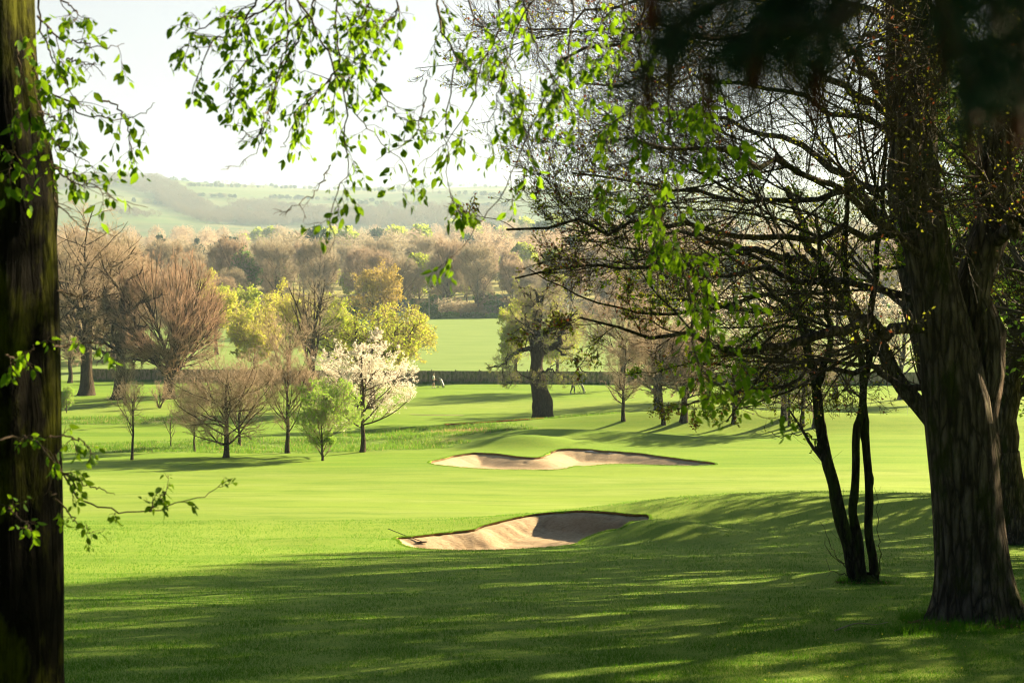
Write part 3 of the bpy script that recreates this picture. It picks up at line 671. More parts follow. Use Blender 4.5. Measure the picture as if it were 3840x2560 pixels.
# brush at far left rough and around the oak
put('shrub', 39, leafy(dict(UPRIGHT, th=0.6, ez=0.5, rz=0.5), 'leaf_green', 0.6, 0.05), 250, 1548, 1440, 32, 'thin green-stemmed sapling growing in the rough by the mossy trunk', R=0.04)
TH = dict(OPEN, R=0.06, th=0.5, trunk_levels=1, ez=0.45, rz=0.55, levels=[L(20, (25, 12), 1.2, 6, 0.08, 0.06, t=(0.0, 1.0), rr=0.6), L(8, (28, 12), 0.6, 5, 0.1, 0.06, rmin=0.008), L(8, (30, 12), 0.5, 3, 0.1, 0.05, rmin=0.010)])
for i, (u, v, vt, hw, lab) in enumerate([(470, 1520, 1300, 60, 'thicket of upright bare shoots round the gnarled oak base'), (600, 1530, 1420, 70, 'low bare scrub at the foot of the dome tree'),
                                         (1000, 1500, 1340, 110, 'pinkish bare scrub between the dome tree and the tall narrow tree'), (1150, 1520, 1330, 90, 'brown bare scrub under the many-stemmed tree'), (900, 1480, 1370, 90, 'pale bare scrub in front of the fence right of the dome tree')]):
    put('scrub', 60 + i, dict(TH, mats=['twig_pink', 'twig_oak']), u, v, vt, hw, lab, cat='shrub')

# knobbly old oak, limbs laid out one by one
def limb_tree(name, seed, base, Y, limbs, label, spec, cat='tree', trunk=None, tsides=20, tseed=3, tflare=0.3, tl=0.1, group=None):
    """limbs: list of (points (u,v,dY), r0, r1)"""
    rng = np.random.default_rng(seed)
    root = empty(name, base, label, cat, group)
    bt = []; allP, allR = [], []
    quiet = []
    for lb_ in limbs:
        pts, r0, r1 = lb_[:3]
        W = np.array([at(u, v, Y + dy) - base for u, v, dy in pts])
        Q = resample(W, 17)
        w = rng.normal(size=(17, 3)) * spec.get('gn', 0.0); w[0] = 0; Q = Q + w
        if len(lb_) > 3: quiet.append((Q, np.linspace(r0, r1, 17))); continue
        allP.append(Q); allR.append(np.linspace(r0, r1, 17))
    LP, LR = np.array(allP), np.array(allR)
    if trunk is not None:
        W = np.array([at(u, v, Y + dy) - base for u, v, dy, r in trunk]); r = [q[3] for q in trunk]
        s = np.concatenate([[0], np.cumsum(np.linalg.norm(np.diff(W, axis=0), axis=1))])
        Q = resample(W, 24); s2 = np.linspace(0, s[-1], 24)
        V, Fq = flare_trunk(Q, np.interp(s2, s, r), tsides, tseed, spec.get('tn', 60), tl, tflare, spec.get('fh', 0.6)); bt.append((V, Fq, 0, True))
    nlump = spec.get('lumpy', 0)
    for i in range(nlump):
        V, Fq = flare_trunk(LP[i], LR[i], 18, 40 + i, 90, 0.13, 0.0, 0.5)
        V = V.reshape(90, 18, 3); kr = np.random.default_rng(60 + i); th = np.arange(18) / 18 * 6.283; cen = V.mean(1, keepdims=True)
        m = np.ones((90, 18))
        for _ in range(16):
            a, b_ = kr.uniform(0, 75), kr.uniform(0, 6.283); dth = np.abs((th - b_ + math.pi) % (2 * math.pi) - math.pi)
            m += kr.uniform(0.15, 0.5) * np.exp(-((np.arange(90)[:, None] - a) / 1.1) ** 2 - (dth[None] / 0.6) ** 2)
        V = cen + (V - cen) * m[..., None]; bt.append((V.reshape(-1, 3), Fq, 0, True))
    if nlump < len(LP): V, Fq = tubes(LP[nlump:], LR[nlump:], 10, rng); bt.append((V, Fq, 0, True))
    bc = []
    if quiet:
        QP, QR = np.array([q[0] for q in quiet]), np.array([q[1] for q in quiet]); V, Fq = tubes(QP, QR, 6, rng); bt.append((V, Fq, 0, True))
        q = spawn(rng, QP, QR, 5, t=(0.3, 1), ang=(38, 12), lf=0.22, K=6, wig=0.1, up=0.05, rmin=0.003, rr=0.14); V, Fq = tubes(q[0], q[1], 3, rng); bc.append((V, Fq, 0, False))
    env = spec.get('env')
    prev = (LP, LR); hist = [prev]
    lvs = spec['levels']
    for k, lv in enumerate(lvs):
        lv = dict(lv); e2 = lv.pop('noenv', False)
        q = spawn(rng, prev[0], prev[1], env=None if e2 else env, **lv); hist.append(q); prev = q
        sides = 6 if k == 0 else (4 if k == 1 else (3 if k < len(lvs) - 1 else spec.get('tip', 2)))
        V, Fq = tubes(q[0], q[1], sides, rng)
        (bt if k < spec.get('tlv', 1) else bc).append((V, Fq, 0, sides > 3))
    for lf in spec.get('leaves', []):
        C = along(rng, hist[lf.get('lv', -1)][0], max(1, int(lf['n'])), lf.get('t0', 0.2))
        if lf['n'] < 1: C = C[rng.random(len(C)) < lf['n']]
        V, Fq = quads_at(rng, C, lf['s'], lf.get('asp', 0.6), lf.get('jit', 0.05)); bc.append((V, Fq, lf['m'], False))
    build('trunk', bt, [M[spec['bark']]], root); build('crown', bc, [M[x] for x in spec['mats']], root)
    return root, hist
ob = gnd(2035, 1568); OY = ob[1]
limb_tree('oak_tree', 7, ob, OY, [
    ([(2020, 1310, 0), (2000, 1285, 0), (2005, 1260, 0.3), (2010, 1180, 1), (2000, 1150, 1.2), (1985, 1110, 1.5), (1960, 1095, 2)], 0.42, 0.08),
    ([(2012, 1290, 0), (1988, 1262, 0), (2005, 1215, -0.5), (1990, 1210, -1), (1965, 1215, -1.5), (1920, 1200, -2)], 0.34, 0.05),
    ([(2005, 1320, 0), (1985, 1308, 0), (1950, 1315, -0.5), (1915, 1340, -1), (1880, 1370, -1.6), (1835, 1378, -2)], 0.26, 0.04),
    ([(2020, 1305, 0), (2035, 1280, 0), (2060, 1240, 0.6), (2075, 1210, 1.2), (2085, 1160, 1.8), (2075, 1110, 2)], 0.38, 0.07),
    ([(2025, 1330, 0), (2040, 1312, 0), (2075, 1298, -0.5), (2100, 1285, -1), (2102, 1250, -1.3), (2120, 1215, -1.6), (2160, 1170, -2)], 0.40, 0.06),
    ([(2088, 1305, -0.8), (2108, 1325, -1), (2125, 1332, -1.4), (2150, 1350, -2), (2170, 1380, -2.5), (2200, 1400, -3)], 0.14, 0.03),
    ([(2018, 1260, 0), (2020, 1200, 0.5), (2022, 1150, 0.5), (2010, 1115, 0.5), (1995, 1085, 0.6), (1940, 1075, 0.4)], 0.26, 0.06),
    ([(2022, 1180, 0.4), (2035, 1100, 0.3), (2050, 1085, 0), (2060, 1060, -0.3), (2100, 1050, -0.5)], 0.13, 0.03),
    ([(2030, 1410, 0), (2060, 1380, -0.8), (2090, 1395, -1.4), (2120, 1415, -2)], 0.12, 0.03),
    ([(2000, 1420, 0), (1960, 1405, -1), (1930, 1430, -1.6), (1890, 1440, -2.2)], 0.10, 0.03),
    ([(2000, 1300, 0), (1985, 1255, 1.5), (1950, 1240, 3), (1930, 1200, 4.5)], 0.22, 0.04),
    ([(2030, 1300, 0), (2060, 1270, 1.5), (2110, 1240, 3), (2140, 1230, 4.5)], 0.22, 0.04),
    ([(2010, 1300, 0), (2000, 1270, -1.5), (1980, 1220, -3), (1970, 1170, -4)], 0.22, 0.04),
], 'knobbly old oak with thick leaning forked trunk alone on the fairway', dict(bark='bark_oak', mats=['twig_grey', 'leaf_lime'], gn=0.10, tlv=1, tn=60, fh=0.4,
    env=((0.0, 0, 7.2), (5.9, 5.4, 6.6)), levels=[L(5, (55, 16), 0.5, 7, 0.3, 0.02, t=(0.3, 1)), L(7, (50, 16), 0.6, 5, 0.3, 0.0, t=(0.15, 1)), L(7, (50, 16), 0.6, 4, 0.3, 0.0, t=(0.15, 1), rmin=0.010), L(5, (50, 18), 0.6, 3, 0.3, 0, t=(0.15, 1), rmin=0.012)],
    leaves=[dict(n=0.45, s=0.05, m=1)]),
    trunk=[(2040, 1578, 0, 0.95), (2038, 1540, 0, 0.82), (2034, 1500, 0, 0.86), (2022, 1455, 0, 0.74), (2012, 1400, 0, 0.58), (2012, 1360, 0, 0.56), (2015, 1320, 0, 0.62), (2018, 1290, 0, 0.4)], tsides=36, tl=0.16, tflare=0.38)

# right-hand stand
RT = dict(OPEN, R=0.22, th=0.7, bark='bark_oak', mats=['twig_grey', 'twig_oak'], ez=0.6, rz=0.4)
put('tree', 41, RT, 2338, 1580, 1200, 90, 'slim tree leaning slightly right, first past the knobbly oak', R=0.16, lean=(0.05, 0))
put('tree', 42, RT, 2488, 1592, 1120, 130, 'slim pale-footed tree leaning left beside a thicker trunk', R=0.17, lean=(-0.07, 0), mats=['twig_pink', 'twig_oak'])
put('tree', 43, dict(BIG, th=0.5), 2470, 1538, 1080, 170, 'thick-trunked bare tree behind the slim pale-footed leaning tree', R=0.42, lean=(-0.03, 0))
put('tree', 44, BIG, 2562, 1582, 1120, 120, 'stout dark trunk tree with a flared foot in the right-hand stand', R=0.3)
put('tree', 45, RT, 2752, 1588, 1200, 110, 'forked bare tree standing alone on the mound', R=0.17)
put('tree', 46, BIG, 2942, 1574, 1150, 110, 'thicker tree at the back of the group of four trunks', R=0.28)
put('tree', 47, RT, 2964, 1598, 1230, 90, 'thin trunk tree second in the group of four trunks', R=0.13)
put('tree', 48, RT, 3009, 1602, 1210, 95, 'straight trunk tree third in the group of four trunks', R=0.19)
put('tree', 49, RT, 3054, 1604, 1210, 95, 'straight trunk tree nearest the many-stemmed tree in the group of four trunks', R=0.19)
BL = dict(CH, mats=['twig_pink', 'twig_pink', 'blossom'], leaves=[dict(n=3, s=0.09, m=2, jit=0.1, asp=0.8, t0=0.1), dict(n=3, s=0.09, m=2, jit=0.12, asp=0.8, lv=-2)])
put('blossom_tree', 51, BL, 2650, 1500, 1000, 190, 'pale blossoming tree behind the stand, seen through bare twigs', R=0.3)
put('blossom_tree', 52, BL, 2880, 1492, 1010, 190, 'pale pink blossom tree behind the group of four trunks', R=0.3)
put('blossom_tree', 53, BL, 3130, 1495, 1020, 190, 'pale blossom tree seen between the many-stemmed tree trunks', R=0.3)
put('blossom_tree', 54, BL, 3380, 1498, 1050, 160, 'pale blossom tree partly hidden by the big furrowed trunk', R=0.3)
put('tree', 55, BIG, 2330, 1462, 1010, 170, 'greyish bare tree by the fence above the second golfer', R=0.3)
put('tree', 56, dict(BIG, mats=['twig_grey', 'twig_oak']), 3640, 1500, 1000, 180, 'bare tree beyond the green right of the big furrowed trunk', R=0.4)

# ------------------------------------------------------------------ woodland beyond the field
WOODP = []
def proto(name, seed, sp): return make_tree(name, seed, sp, (0, 0, 0), 'x', 'tree')
W1 = dict(H=18, R=0.3, rx=5.6, th=0.6, ez=0.58, rz=0.43, top=0.4, bark='bark_mid', mats=['twig_grey', 'twig_oak'], dark_mid=True, trunk_levels=1,
          levels=[L(18, (46, 12), 1.3, 6, 0.1, 0.07, t=(0.25, 1), rr=0.4), L(9, (42, 12), 0.7, 4, 0.14, 0.05, rmin=0.03), L(8, (42, 14), 0.65, 3, 0.16, 0.04, rmin=0.035), L(6, (42, 14), 0.7, 2, 0.1, 0.02, rmin=0.035)])
W2 = dict(W1, H=19, rx=4.2, mats=['twig_pink', 'twig_oak'], levels=[L(18, (36, 10), 1.2, 6, 0.06, 0.12, t=(0.2, 1), rr=0.4), L(9, (34, 10), 0.7, 4, 0.1, 0.1, rmin=0.03), L(8, (35, 12), 0.65, 3, 0.12, 0.05, rmin=0.035), L(6, (35, 14), 0.7, 2, 0.1, 0.02, rmin=0.035)])
W3 = dict(W1, H=15, rx=6.5, mats=['twig_pink', 'twig_oak'])
W4 = leafy(dict(W1, H=14, rx=5), 'leaf_lime', 0.8, 0.32)
W5 = leafy(dict(W1, H=12, rx=5), 'leaf_yellow', 1.0, 0.32)
W6 = dict(H=17, R=0.3, rx=3.4, th=0.95, ez=0.6, rz=0.45, top=0.2, bark='bark_mid', mats=['twig_dark', 'twig_dark', 'leaf_dark'], trunk_levels=1,
          levels=[L(50, (75, 10), 0.5, 4, 0.08, 0.05, t=(0.3, 1), rr=0.3), L(9, (45, 12), 0.5, 3, 0.1, 0.05, rmin=0.02)], leaves=[dict(n=12, s=0.32, m=2, jit=0.25, asp=0.5)])
W7 = leafy(dict(W2, H=17), 'leaf_bush', 0.25, 0.3)
pro = {}
for k, (nm, sp) in dict(a=('woodland_tree', W1), b=('woodland_tree', W2), c=('woodland_tree', W3), d=('woodland_tree', W4), e=('woodland_tree', W5), f=('conifer', W6), g=('woodland_tree', W7)).items():
    pro[k] = proto(nm, 100 + ord(k), sp)
WL = dict(a='greyish bare woodland tree with a rounded crown beyond the field', b='tall narrow pinkish bare woodland tree beyond the field', c='broad pinkish bare woodland tree beyond the field',
          d='yellow-green leafing woodland tree beyond the field', e='bright yellow leafing woodland tree beyond the field', f='dark evergreen conifer rising out of the bare woodland', g='ivy-darkened bare woodland tree beyond the field')
rw = np.random.default_rng(77)
usedp = set(); nwood = 0
def wlab(k, x, y):
    u = 1920 + F * x / y
    where = ('left of the yellow trees' if u < 880 else 'behind the yellow trees' if u < 1560 else 'above the open field' if u < 1900 else 'behind the knobbly oak' if u < 2300 else 'behind the right-hand stand')
    row = ('in the near left wood' if y < 372 else 'at the wood edge' if y < 400 else 'second rank of the wood' if y < 430 else 'third rank of the wood' if y < 480 else 'deep in the wood')
    kind = dict(a='greyish bare round tree', b='tall narrow pinkish bare tree', c='broad pinkish bare tree', d='yellow-green leafing tree', e='bright yellow leafing tree', f='dark evergreen conifer', g='ivy-darkened bare tree')[k]
    return kind + ' ' + row + ', ' + where
def wood_tree(k, x, y, s):
    global nwood
    loc = (x, y, float(G(x, y)) - 0.2); rz = rw.uniform(0, 6.28); sz = s * rw.uniform(0.88, 1.12)
    if k not in usedp:
        usedp.add(k); r = pro[k]; r.location = loc; r.rotation_euler = (0, 0, rz); r.scale = (s, s, sz); r['label'] = wlab(k, x, y); r['group'] = 'woodland trees of the kind: ' + WL[k].split(' beyond')[0]
    else: copy_thing(pro[k], loc, rz, (s, s, sz), wlab(k, x, y), 'woodland trees of the kind: ' + WL[k].split(' beyond')[0])
    nwood += 1
def pick(x, y):
    u = 1920 + F * x / y; q = rw.random()
    if u < 900: return 'c' if q < 0.35 else ('b' if q < 0.62 else ('a' if q < 0.86 else 'd'))
    if q < 0.34: return 'a'
    if q < 0.60: return 'b'
    if q < 0.72: return 'c'
    if q < 0.88: return 'd' if y > 420 else 'a'
    return 'e' if y > 430 else ('g' if q < 0.97 else 'b')
# wood edge and rows behind it
for Y in (381, 392, 405, 421, 440, 463, 490, 520):
    x = -0.40 * Y + rw.uniform(0, 6)
    while x < 0.40 * Y:
        u = 1920 + F * x / Y
        vis = u < 2450 or rw.random() < 0.62
        if vis and not (Y < 395 and 1560 < u < 1660): wood_tree(pick(x, Y), x + rw.uniform(-2, 2), Y + rw.uniform(-4, 4), rw.uniform(0.66, 1.2))
        x += rw.uniform(9, 15) * (1.0 if Y < 450 else 1.25)
# left wood stands closer, beyond the fence
for Y in (215, 235, 262, 295, 330, 360):
    x = -0.42 * Y
    while 1920 + F * x / Y < (880 if Y > 300 else 760):
        wood_tree('c' if rw.random() < 0.55 else ('a' if rw.random() < 0.6 else 'b'), x + rw.uniform(-2, 2), Y + rw.uniform(-6, 6), rw.uniform(0.98, 1.3) if 1920 + F * x / Y < 560 else rw.uniform(0.75, 0.95)); x += rw.uniform(8, 12)
for (u, Y, s) in [(735, 640, 0.9), (765, 655, 0.8), (800, 640, 0.9), (822, 650, 0.95), (855, 640, 1.1), (880, 660, 0.95), (905, 650, 0.8), (605, 600, 1.0), (1140, 700, 0.8), (1175, 720, 0.7), (940, 660, 0.7)]:
    x = (u - 1920) / F * Y; wood_tree('f', x, Y, s)
# far canopy, one mass of tree tops
def canopy(name, pts, seed, mats, label, ncard=420, tall=17, wide=5.5, card=0.8):
    rng = np.random.default_rng(seed); blocks = []
    for (x, y, z, s, mi) in pts:
        n = int(ncard * rng.uniform(0.8, 1.2))
        d = nrm(rng.normal(size=(n, 3))); r = rng.uniform(0.55, 1.0, n)[:, None] ** 0.6
        lobes = 1 + 0.18 * np.sin(5 * np.arctan2(d[:, 1], d[:, 0]) + rng.uniform(0, 6))[:, None]
        C = d * r * lobes * [wide * s, wide * s, tall * 0.42 * s] + [x, y, z + tall * 0.58 * s]
        V, Fq = quads_at(rng, C, card * s, 0.10 if mi < 2 else 0.5); blocks.append((V, Fq, mi, False))
        tr = np.array([[x, y, z - 1], [x, y, z + tall * 0.5 * s]])[None]; V, Fq = tubes(tr, np.array([[0.35, 0.2]]) * s, 3); blocks.append((V, Fq, 0, False))
    return tag(build(name, blocks, [M[m] for m in mats]), label, kind='stuff')
pts = []
for Y in (555, 600, 650, 705, 770, 840, 920, 1010, 1110, 1230):
    x = -0.42 * Y
    while x < 0.42 * Y:
        u = 1920 + F * x / Y; q = rw.random()
        if u < 2600 or q < 0.4:
            strip = (1230 > Y > 780) and (900 < u < 2100) and rw.random() < 0.35
            mi = 3 if strip else (2 if q < 0.05 else int(rw.integers(0, 2)))
            xx, yy = x + rw.uniform(-3, 3), Y + rw.uniform(-12, 12); pts.append((xx, yy, float(G(xx, yy)), rw.uniform(0.6, 1.22), mi))
        x += rw.uniform(8, 13)
canopy('distant_woodland', pts, 5, ['twig_grey', 'twig_pink', 'leaf_dark', 'leaf_lime'], 'mass of bare and yellow-green tree tops filling the valley beyond the field', ncard=900, card=1.2)
und = []
for Y in (373, 377, 383, 398, 414):
    for x in np.arange(-0.42 * Y, 0.42 * Y, 3.2): und.append((x + rw.uniform(-1, 1), Y + rw.uniform(-1, 1), float(G(x, Y)), rw.uniform(0.6, 1.7), int(rw.choice([0, 1, 2], p=[.45, .35, .2]))))
canopy('undergrowth', und, 21, ['twig_grey', 'twig_oak', 'leaf_bush'], 'low tangled undergrowth along the foot of the wood edge', ncard=260, tall=2.8, wide=2.2, card=0.5)
# woods and hedges on the hills
def hill_at(u, v):
    d = ray(u, v); s = np.arange(1350, 3400, 6) / d[1]; P = d[None] * s[:, None]
    h = np.nonzero(P[:, 2] + CAMZ <= hillz(P[:, 0], P[:, 1]))[0]
    return P[h[0]] if len(h) else None
pts = []
def poly_scatter(poly, n, s=(0.5, 0.8), mi=(0, 1)):
    A = np.array(poly, float); k = 0; t = 0
    while k < n and t < n * 8:
        t += 1; u = rw.uniform(A[:, 0].min(), A[:, 0].max()); v = rw.uniform(A[:, 1].min(), A[:, 1].max())
        if not inside(A, np.array([u]), np.array([v]))[0]: continue
        p = hill_at(u, v)
        if p is None: continue
        pts.append((p[0], p[1], float(hillz(p[0], p[1])), rw.uniform(*s), int(rw.choice(mi)))); k += 1
def hedge_line(a, b, n, s=(0.25, 0.45), mi=(0, 2)):
    for t in np.sort(rw.random(n)):
        p = hill_at(a[0] + (b[0] - a[0]) * t, a[1] + (b[1] - a[1]) * t)
        if p is not None: pts.append((p[0], p[1], float(hillz(p[0], p[1])), rw.uniform(*s), int(rw.choice(mi))))
poly_scatter([(180, 668), (560, 662), (640, 690), (720, 740), (800, 790), (960, 830), (1000, 850), (760, 840), (640, 790), (560, 740), (460, 700), (200, 720)], 700)
poly_scatter([(860, 770), (960, 760), (1150, 790), (1400, 800), (1500, 850), (900, 850)], 420)
poly_scatter([(1230, 800), (1600, 780), (1900, 800), (2000, 860), (1400, 860)], 300)
poly_scatter([(400, 790), (520, 800), (640, 820), (500, 820)], 30, (0.4, 0.6))
for xs in np.arange(-900, 1200, 9):  # ridge-top belts
    yy = 2870 + rw.uniform(-40, 40); u = 1920 + F * xs / yy
    dens = 0.9 if (180 < u < 640 or 720 < u < 900) else (0.75 if 900 < u < 1080 or 1300 < u < 2000 else 0.45)
    if rw.random() < dens: pts.append((xs, yy, float(hillz(xs, yy)), rw.uniform(0.45, 1.0 if u < 900 else 0.75), int(rw.choice([0, 1, 2]))))
for a, b, n in [((700, 700), (1250, 712), 90), ((1080, 690), (1900, 705), 110), ((1250, 712), (1900, 740), 90), ((640, 735), (900, 745), 40), ((1000, 745), (1400, 760), 50), ((500, 760), (820, 790), 40), ((1350, 770), (1900, 780), 60), ((2000, 720), (2800, 760), 80), ((2000, 800), (2800, 820), 80)]:
    hedge_line(a, b, n)
canopy('hillside_woods', pts, 9, ['twig_hill', 'twig_hill', 'leaf_dark'], 'woods, hedgerows and ridge-top tree belts on the hazy hills', ncard=200, tall=17, wide=8.5, card=2.3)

# ------------------------------------------------------------------ foreground wood on the right
RL = [L(12, (44, 14), 0.6, 8, 0.12, 0.02, t=(0.12, 1), rr=0.4), L(9, (40, 12), 0.65, 7, 0.10, 0.02, t=(0.12, 1)), L(7, (36, 12), 0.6, 6, 0.08, 0.05, t=(0.12, 1), rmin=0.0032), L(4, (36, 14), 0.6, 5, 0.09, 0.07, t=(0.1, 1), rmin=0.003)]
# the big furrowed twin-stemmed trunk
b1 = gnd(3655, 2325); Y1 = b1[1]
big_limbs = [
    ([(3560, 1250, 0), (3500, 1000, 0), (3440, 700, 0), (3410, 350, 0), (3420, 0, 0), (3390, -500, 0)], 0.22, 0.15, 1),
    ([(3650, 1850, 0.1), (3660, 1600, 0.15), (3672, 1350, 0.2), (3690, 1050, 0.2), (3735, 700, 0.2), (3755, 300, 0.3), (3780, 0, 0.3), (3830, -500, 0.3)], 0.24, 0.24, 1),
    ([(3480, 1000, 0), (3300, 830, -1), (3130, 700, -2), (2900, 610, -3), (2650, 560, -4), (2350, 520, -4.5)], 0.05, 0.015),
    ([(3470, 800, 0), (3330, 700, 0.8), (3150, 730, 1.6), (2900, 745, 2.2), (2500, 700, 3), (2150, 640, 3.2)], 0.055, 0.015),
    ([(3480, 930, 0), (3250, 880, -0.5), (2950, 890, -1.2), (2600, 850, -2), (2200, 850, -2.6), (1900, 870, -3)], 0.05, 0.012),
    ([(3440, 620, 0), (3300, 480, 1), (3100, 420, 2), (2800, 330, 3), (2500, 300, 3.6), (2200, 330, 4)], 0.05, 0.012),
    ([(3430, 500, 0), (3200, 350, -1.5), (2950, 200, -3), (2600, 130, -4), (2300, 150, -4.5), (2050, 210, -5)], 0.05, 0.012),
    ([(3420, 250, 0), (3350, 100, 1), (3100, -20, 1.5), (2800, -50, 2), (2400, 30, 2.2), (2000, 130, 2.4)], 0.05, 0.012),
    ([(3500, 1150, 0), (3300, 1080, 0.5), (3050, 1060, 1.2), (2700, 1010, 1.6), (2300, 1000, 2), (1950, 1030, 2.2)], 0.05, 0.012),
    ([(3500, 1230, 0), (3250, 1230, -1), (3000, 1290, -2), (2750, 1300, -3), (2450, 1250, -3.6), (2200, 1230, -4)], 0.08, 0.010),
    ([(3500, 1430, 0), (3380, 1425, 0.3), (3200, 1390, 0.8), (2950, 1410, 1.2), (2700, 1480, 1.5), (2560, 1530, 1.6)], 0.05, 0.008),
    ([(3430, 300, 0), (3550, 100, -2), (3500, -100, -4), (3300, -200, -6)], 0.10, 0.02),
    ([(3740, 700, 0), (3800, 500, 1.5), (3900, 300, 3), (4000, 0, 4)], 0.11, 0.02),
    ([(3740, 900, 0), (3850, 780, -1), (3950, 600, -2), (4100, 300, -3)], 0.10, 0.02),
    ([(3430, 400, 0), (3550, 250, 2), (3600, 100, 4), (3500, -100, 6)], 0.10, 0.02),
]
limb_tree('lime_tree', 201, b1, Y1, big_limbs, 'big old tree with furrowed bark trunk forking into two stems, nearest on the right', dict(bark='bark_lime', mats=['twig_dark', 'bud', 'bud_red'], gn=0.06, tlv=1, tn=110,
    env=((-1.9, 0, 9.3), (5.5, 8.0, 6.7)), fh=0.3, levels=RL, tip=3,
    leaves=[dict(n=0.4, s=0.019, m=1, jit=0.02, lv=-1, t0=0.6), dict(n=0.12, s=0.02, m=2, jit=0.02, lv=-1, t0=0.7)]),
    trunk=[(3668, 2350, 0, 0.50), (3660, 2250, 0, 0.475), (3648, 2100, 0, 0.445), (3630, 1900, 0, 0.43), (3610, 1700, 0, 0.425), (3585, 1500, 0, 0.40), (3555, 1300, 0, 0.345), (3510, 1100, 0, 0.30), (3470, 900, 0, 0.285), (3436, 700, 0, 0.275), (3415, 350, 0, 0.28), (3408, 0, 0, 0.28), (3390, -500, 0, 0.24)], tsides=72, tseed=12, tflare=0.38, tl=0.03)

# many-stemmed small tree
b2 = gnd(3232, 2185); Y2 = b2[1]
st = [
    ([(3215, 2200, 0), (3180, 2050, 0), (3140, 1900, 0), (3110, 1780, 0.0), (3085, 1650, 0.1), (3068, 1500, 0.1), (3060, 1430, 0.1), (3030, 1300, 0.2), (2990, 1150, 0.3), (2950, 950, 0.4)], 0.1260, 0.0504),
    ([(3240, 2205, 0), (3215, 2050, 0), (3205, 1850, 0), (3212, 1650, 0), (3235, 1500, 0), (3225, 1350, -0.1), (3190, 1200, -0.2), (3170, 950, -0.3), (3180, 650, -0.4)], 0.0840, 0.0336),
    ([(3280, 2205, 0.1), (3262, 2050, 0.1), (3255, 1850, 0.1), (3250, 1650, 0.1), (3235, 1540, 0.1), (3245, 1420, 0.1), (3262, 1280, 0.2), (3275, 1100, 0.3), (3300, 800, 0.3), (3320, 500, 0.3)], 0.0798, 0.0336),
    ([(3065, 1450, 0.1), (3100, 1350, 0), (3110, 1250, -0.2), (3090, 1050, -0.5), (3060, 800, -0.8)], 0.0672, 0.0252),
    ([(3062, 1440, 0.1), (2980, 1450, -0.5), (2880, 1440, -1), (2780, 1470, -1.5), (2650, 1520, -2)], 0.0252, 0.0050),
    ([(3080, 1650, 0.1), (3000, 1620, -0.3), (2930, 1640, -0.6), (2870, 1600, -0.9)], 0.0140, 0.0040, 1),
    ([(3000, 1180, 0.3), (2860, 1100, 1), (2700, 1150, 2), (2450, 1180, 3), (2200, 1120, 3.5), (1980, 1010, 4)], 0.0504, 0.0084),
    ([(2970, 1050, 0.4), (2800, 950, -0.5), (2600, 960, -1.5), (2350, 930, -2.5), (2100, 900, -3)], 0.0420, 0.0084),
    ([(3100, 1250, 0.2), (2900, 1230, 1.5), (2700, 1330, 2.5), (2500, 1380, 3), (2350, 1400, 3.4)], 0.0420, 0.0067),
    ([(3180, 1000, 0), (3000, 850, 1.5), (2800, 800, 3), (2550, 780, 4), (2300, 760, 5)], 0.0420, 0.0084),
    ([(3290, 900, 0.3), (3400, 750, 0.5), (3450, 500, 0.6)], 0.0420, 0.0084), ([(3290, 1000, 0.3), (3380, 1000, -1), (3500, 900, -2)], 0.0420, 0.0084),
    ([(3215, 2190, 0.1), (3180, 2120, -0.2), (3120, 2080, -0.4), (3090, 2020, -0.5)], 0.0120, 0.0040, 1), ([(3210, 2190, 0), (3175, 2080, -0.2), (3165, 1950, -0.3), (3160, 1830, -0.4)], 0.0110, 0.0030, 1),
    ([(3290, 2190, 0), (3300, 2100, -0.3), (3290, 1950, -0.4), (3285, 1830, -0.4)], 0.0100, 0.0030, 1), ([(3205, 2195, 0.1), (3150, 2100, 0.2), (3110, 2040, 0.3), (3085, 1960, 0.3)], 0.0100, 0.0030, 1),
    ([(3225, 2190, 0.1), (3170, 2150, -0.3), (3130, 2140, -0.5), (3095, 2100, -0.7)], 0.0090, 0.0030, 1), ([(3150, 1900, 0), (3120, 1760, -0.2), (3060, 1640, -0.4), (3035, 1560, -0.5)], 0.0120, 0.0030, 1),
]
limb_tree('many_stemmed_tree', 202, b2, Y2, st, 'slender tree with three knotty stems rising from one mossy base', dict(bark='bark_stem', mats=['twig_dark', 'bud', 'leaf_beech'], gn=0.02, tlv=0, tip=3, lumpy=4,
    env=((-1.8, 0, 8.9), (4.8, 4.5, 5.9)), levels=[L(6, (46, 14), 0.4, 7, 0.10, 0.04, t=(0.35, 1), rr=0.4), L(6, (42, 12), 0.55, 6, 0.1, 0.04, t=(0.12, 1), rmin=0.004), L(5, (38, 12), 0.55, 5, 0.1, 0.05, t=(0.12, 1), rmin=0.004), L(3, (38, 14), 0.6, 4, 0.10, 0.06, t=(0.1, 1), rmin=0.0035)],
    leaves=[dict(n=0.6, s=0.026, m=1, jit=0.03, t0=0.5), dict(n=0.6, s=0.035, m=2, jit=0.05, t0=0.5)]),
    trunk=[(3238, 2215, 0, 0.26), (3236, 2185, 0, 0.22), (3236, 2150, 0, 0.12)], tsides=24, tseed=4, tflare=0.5, tl=0.15)

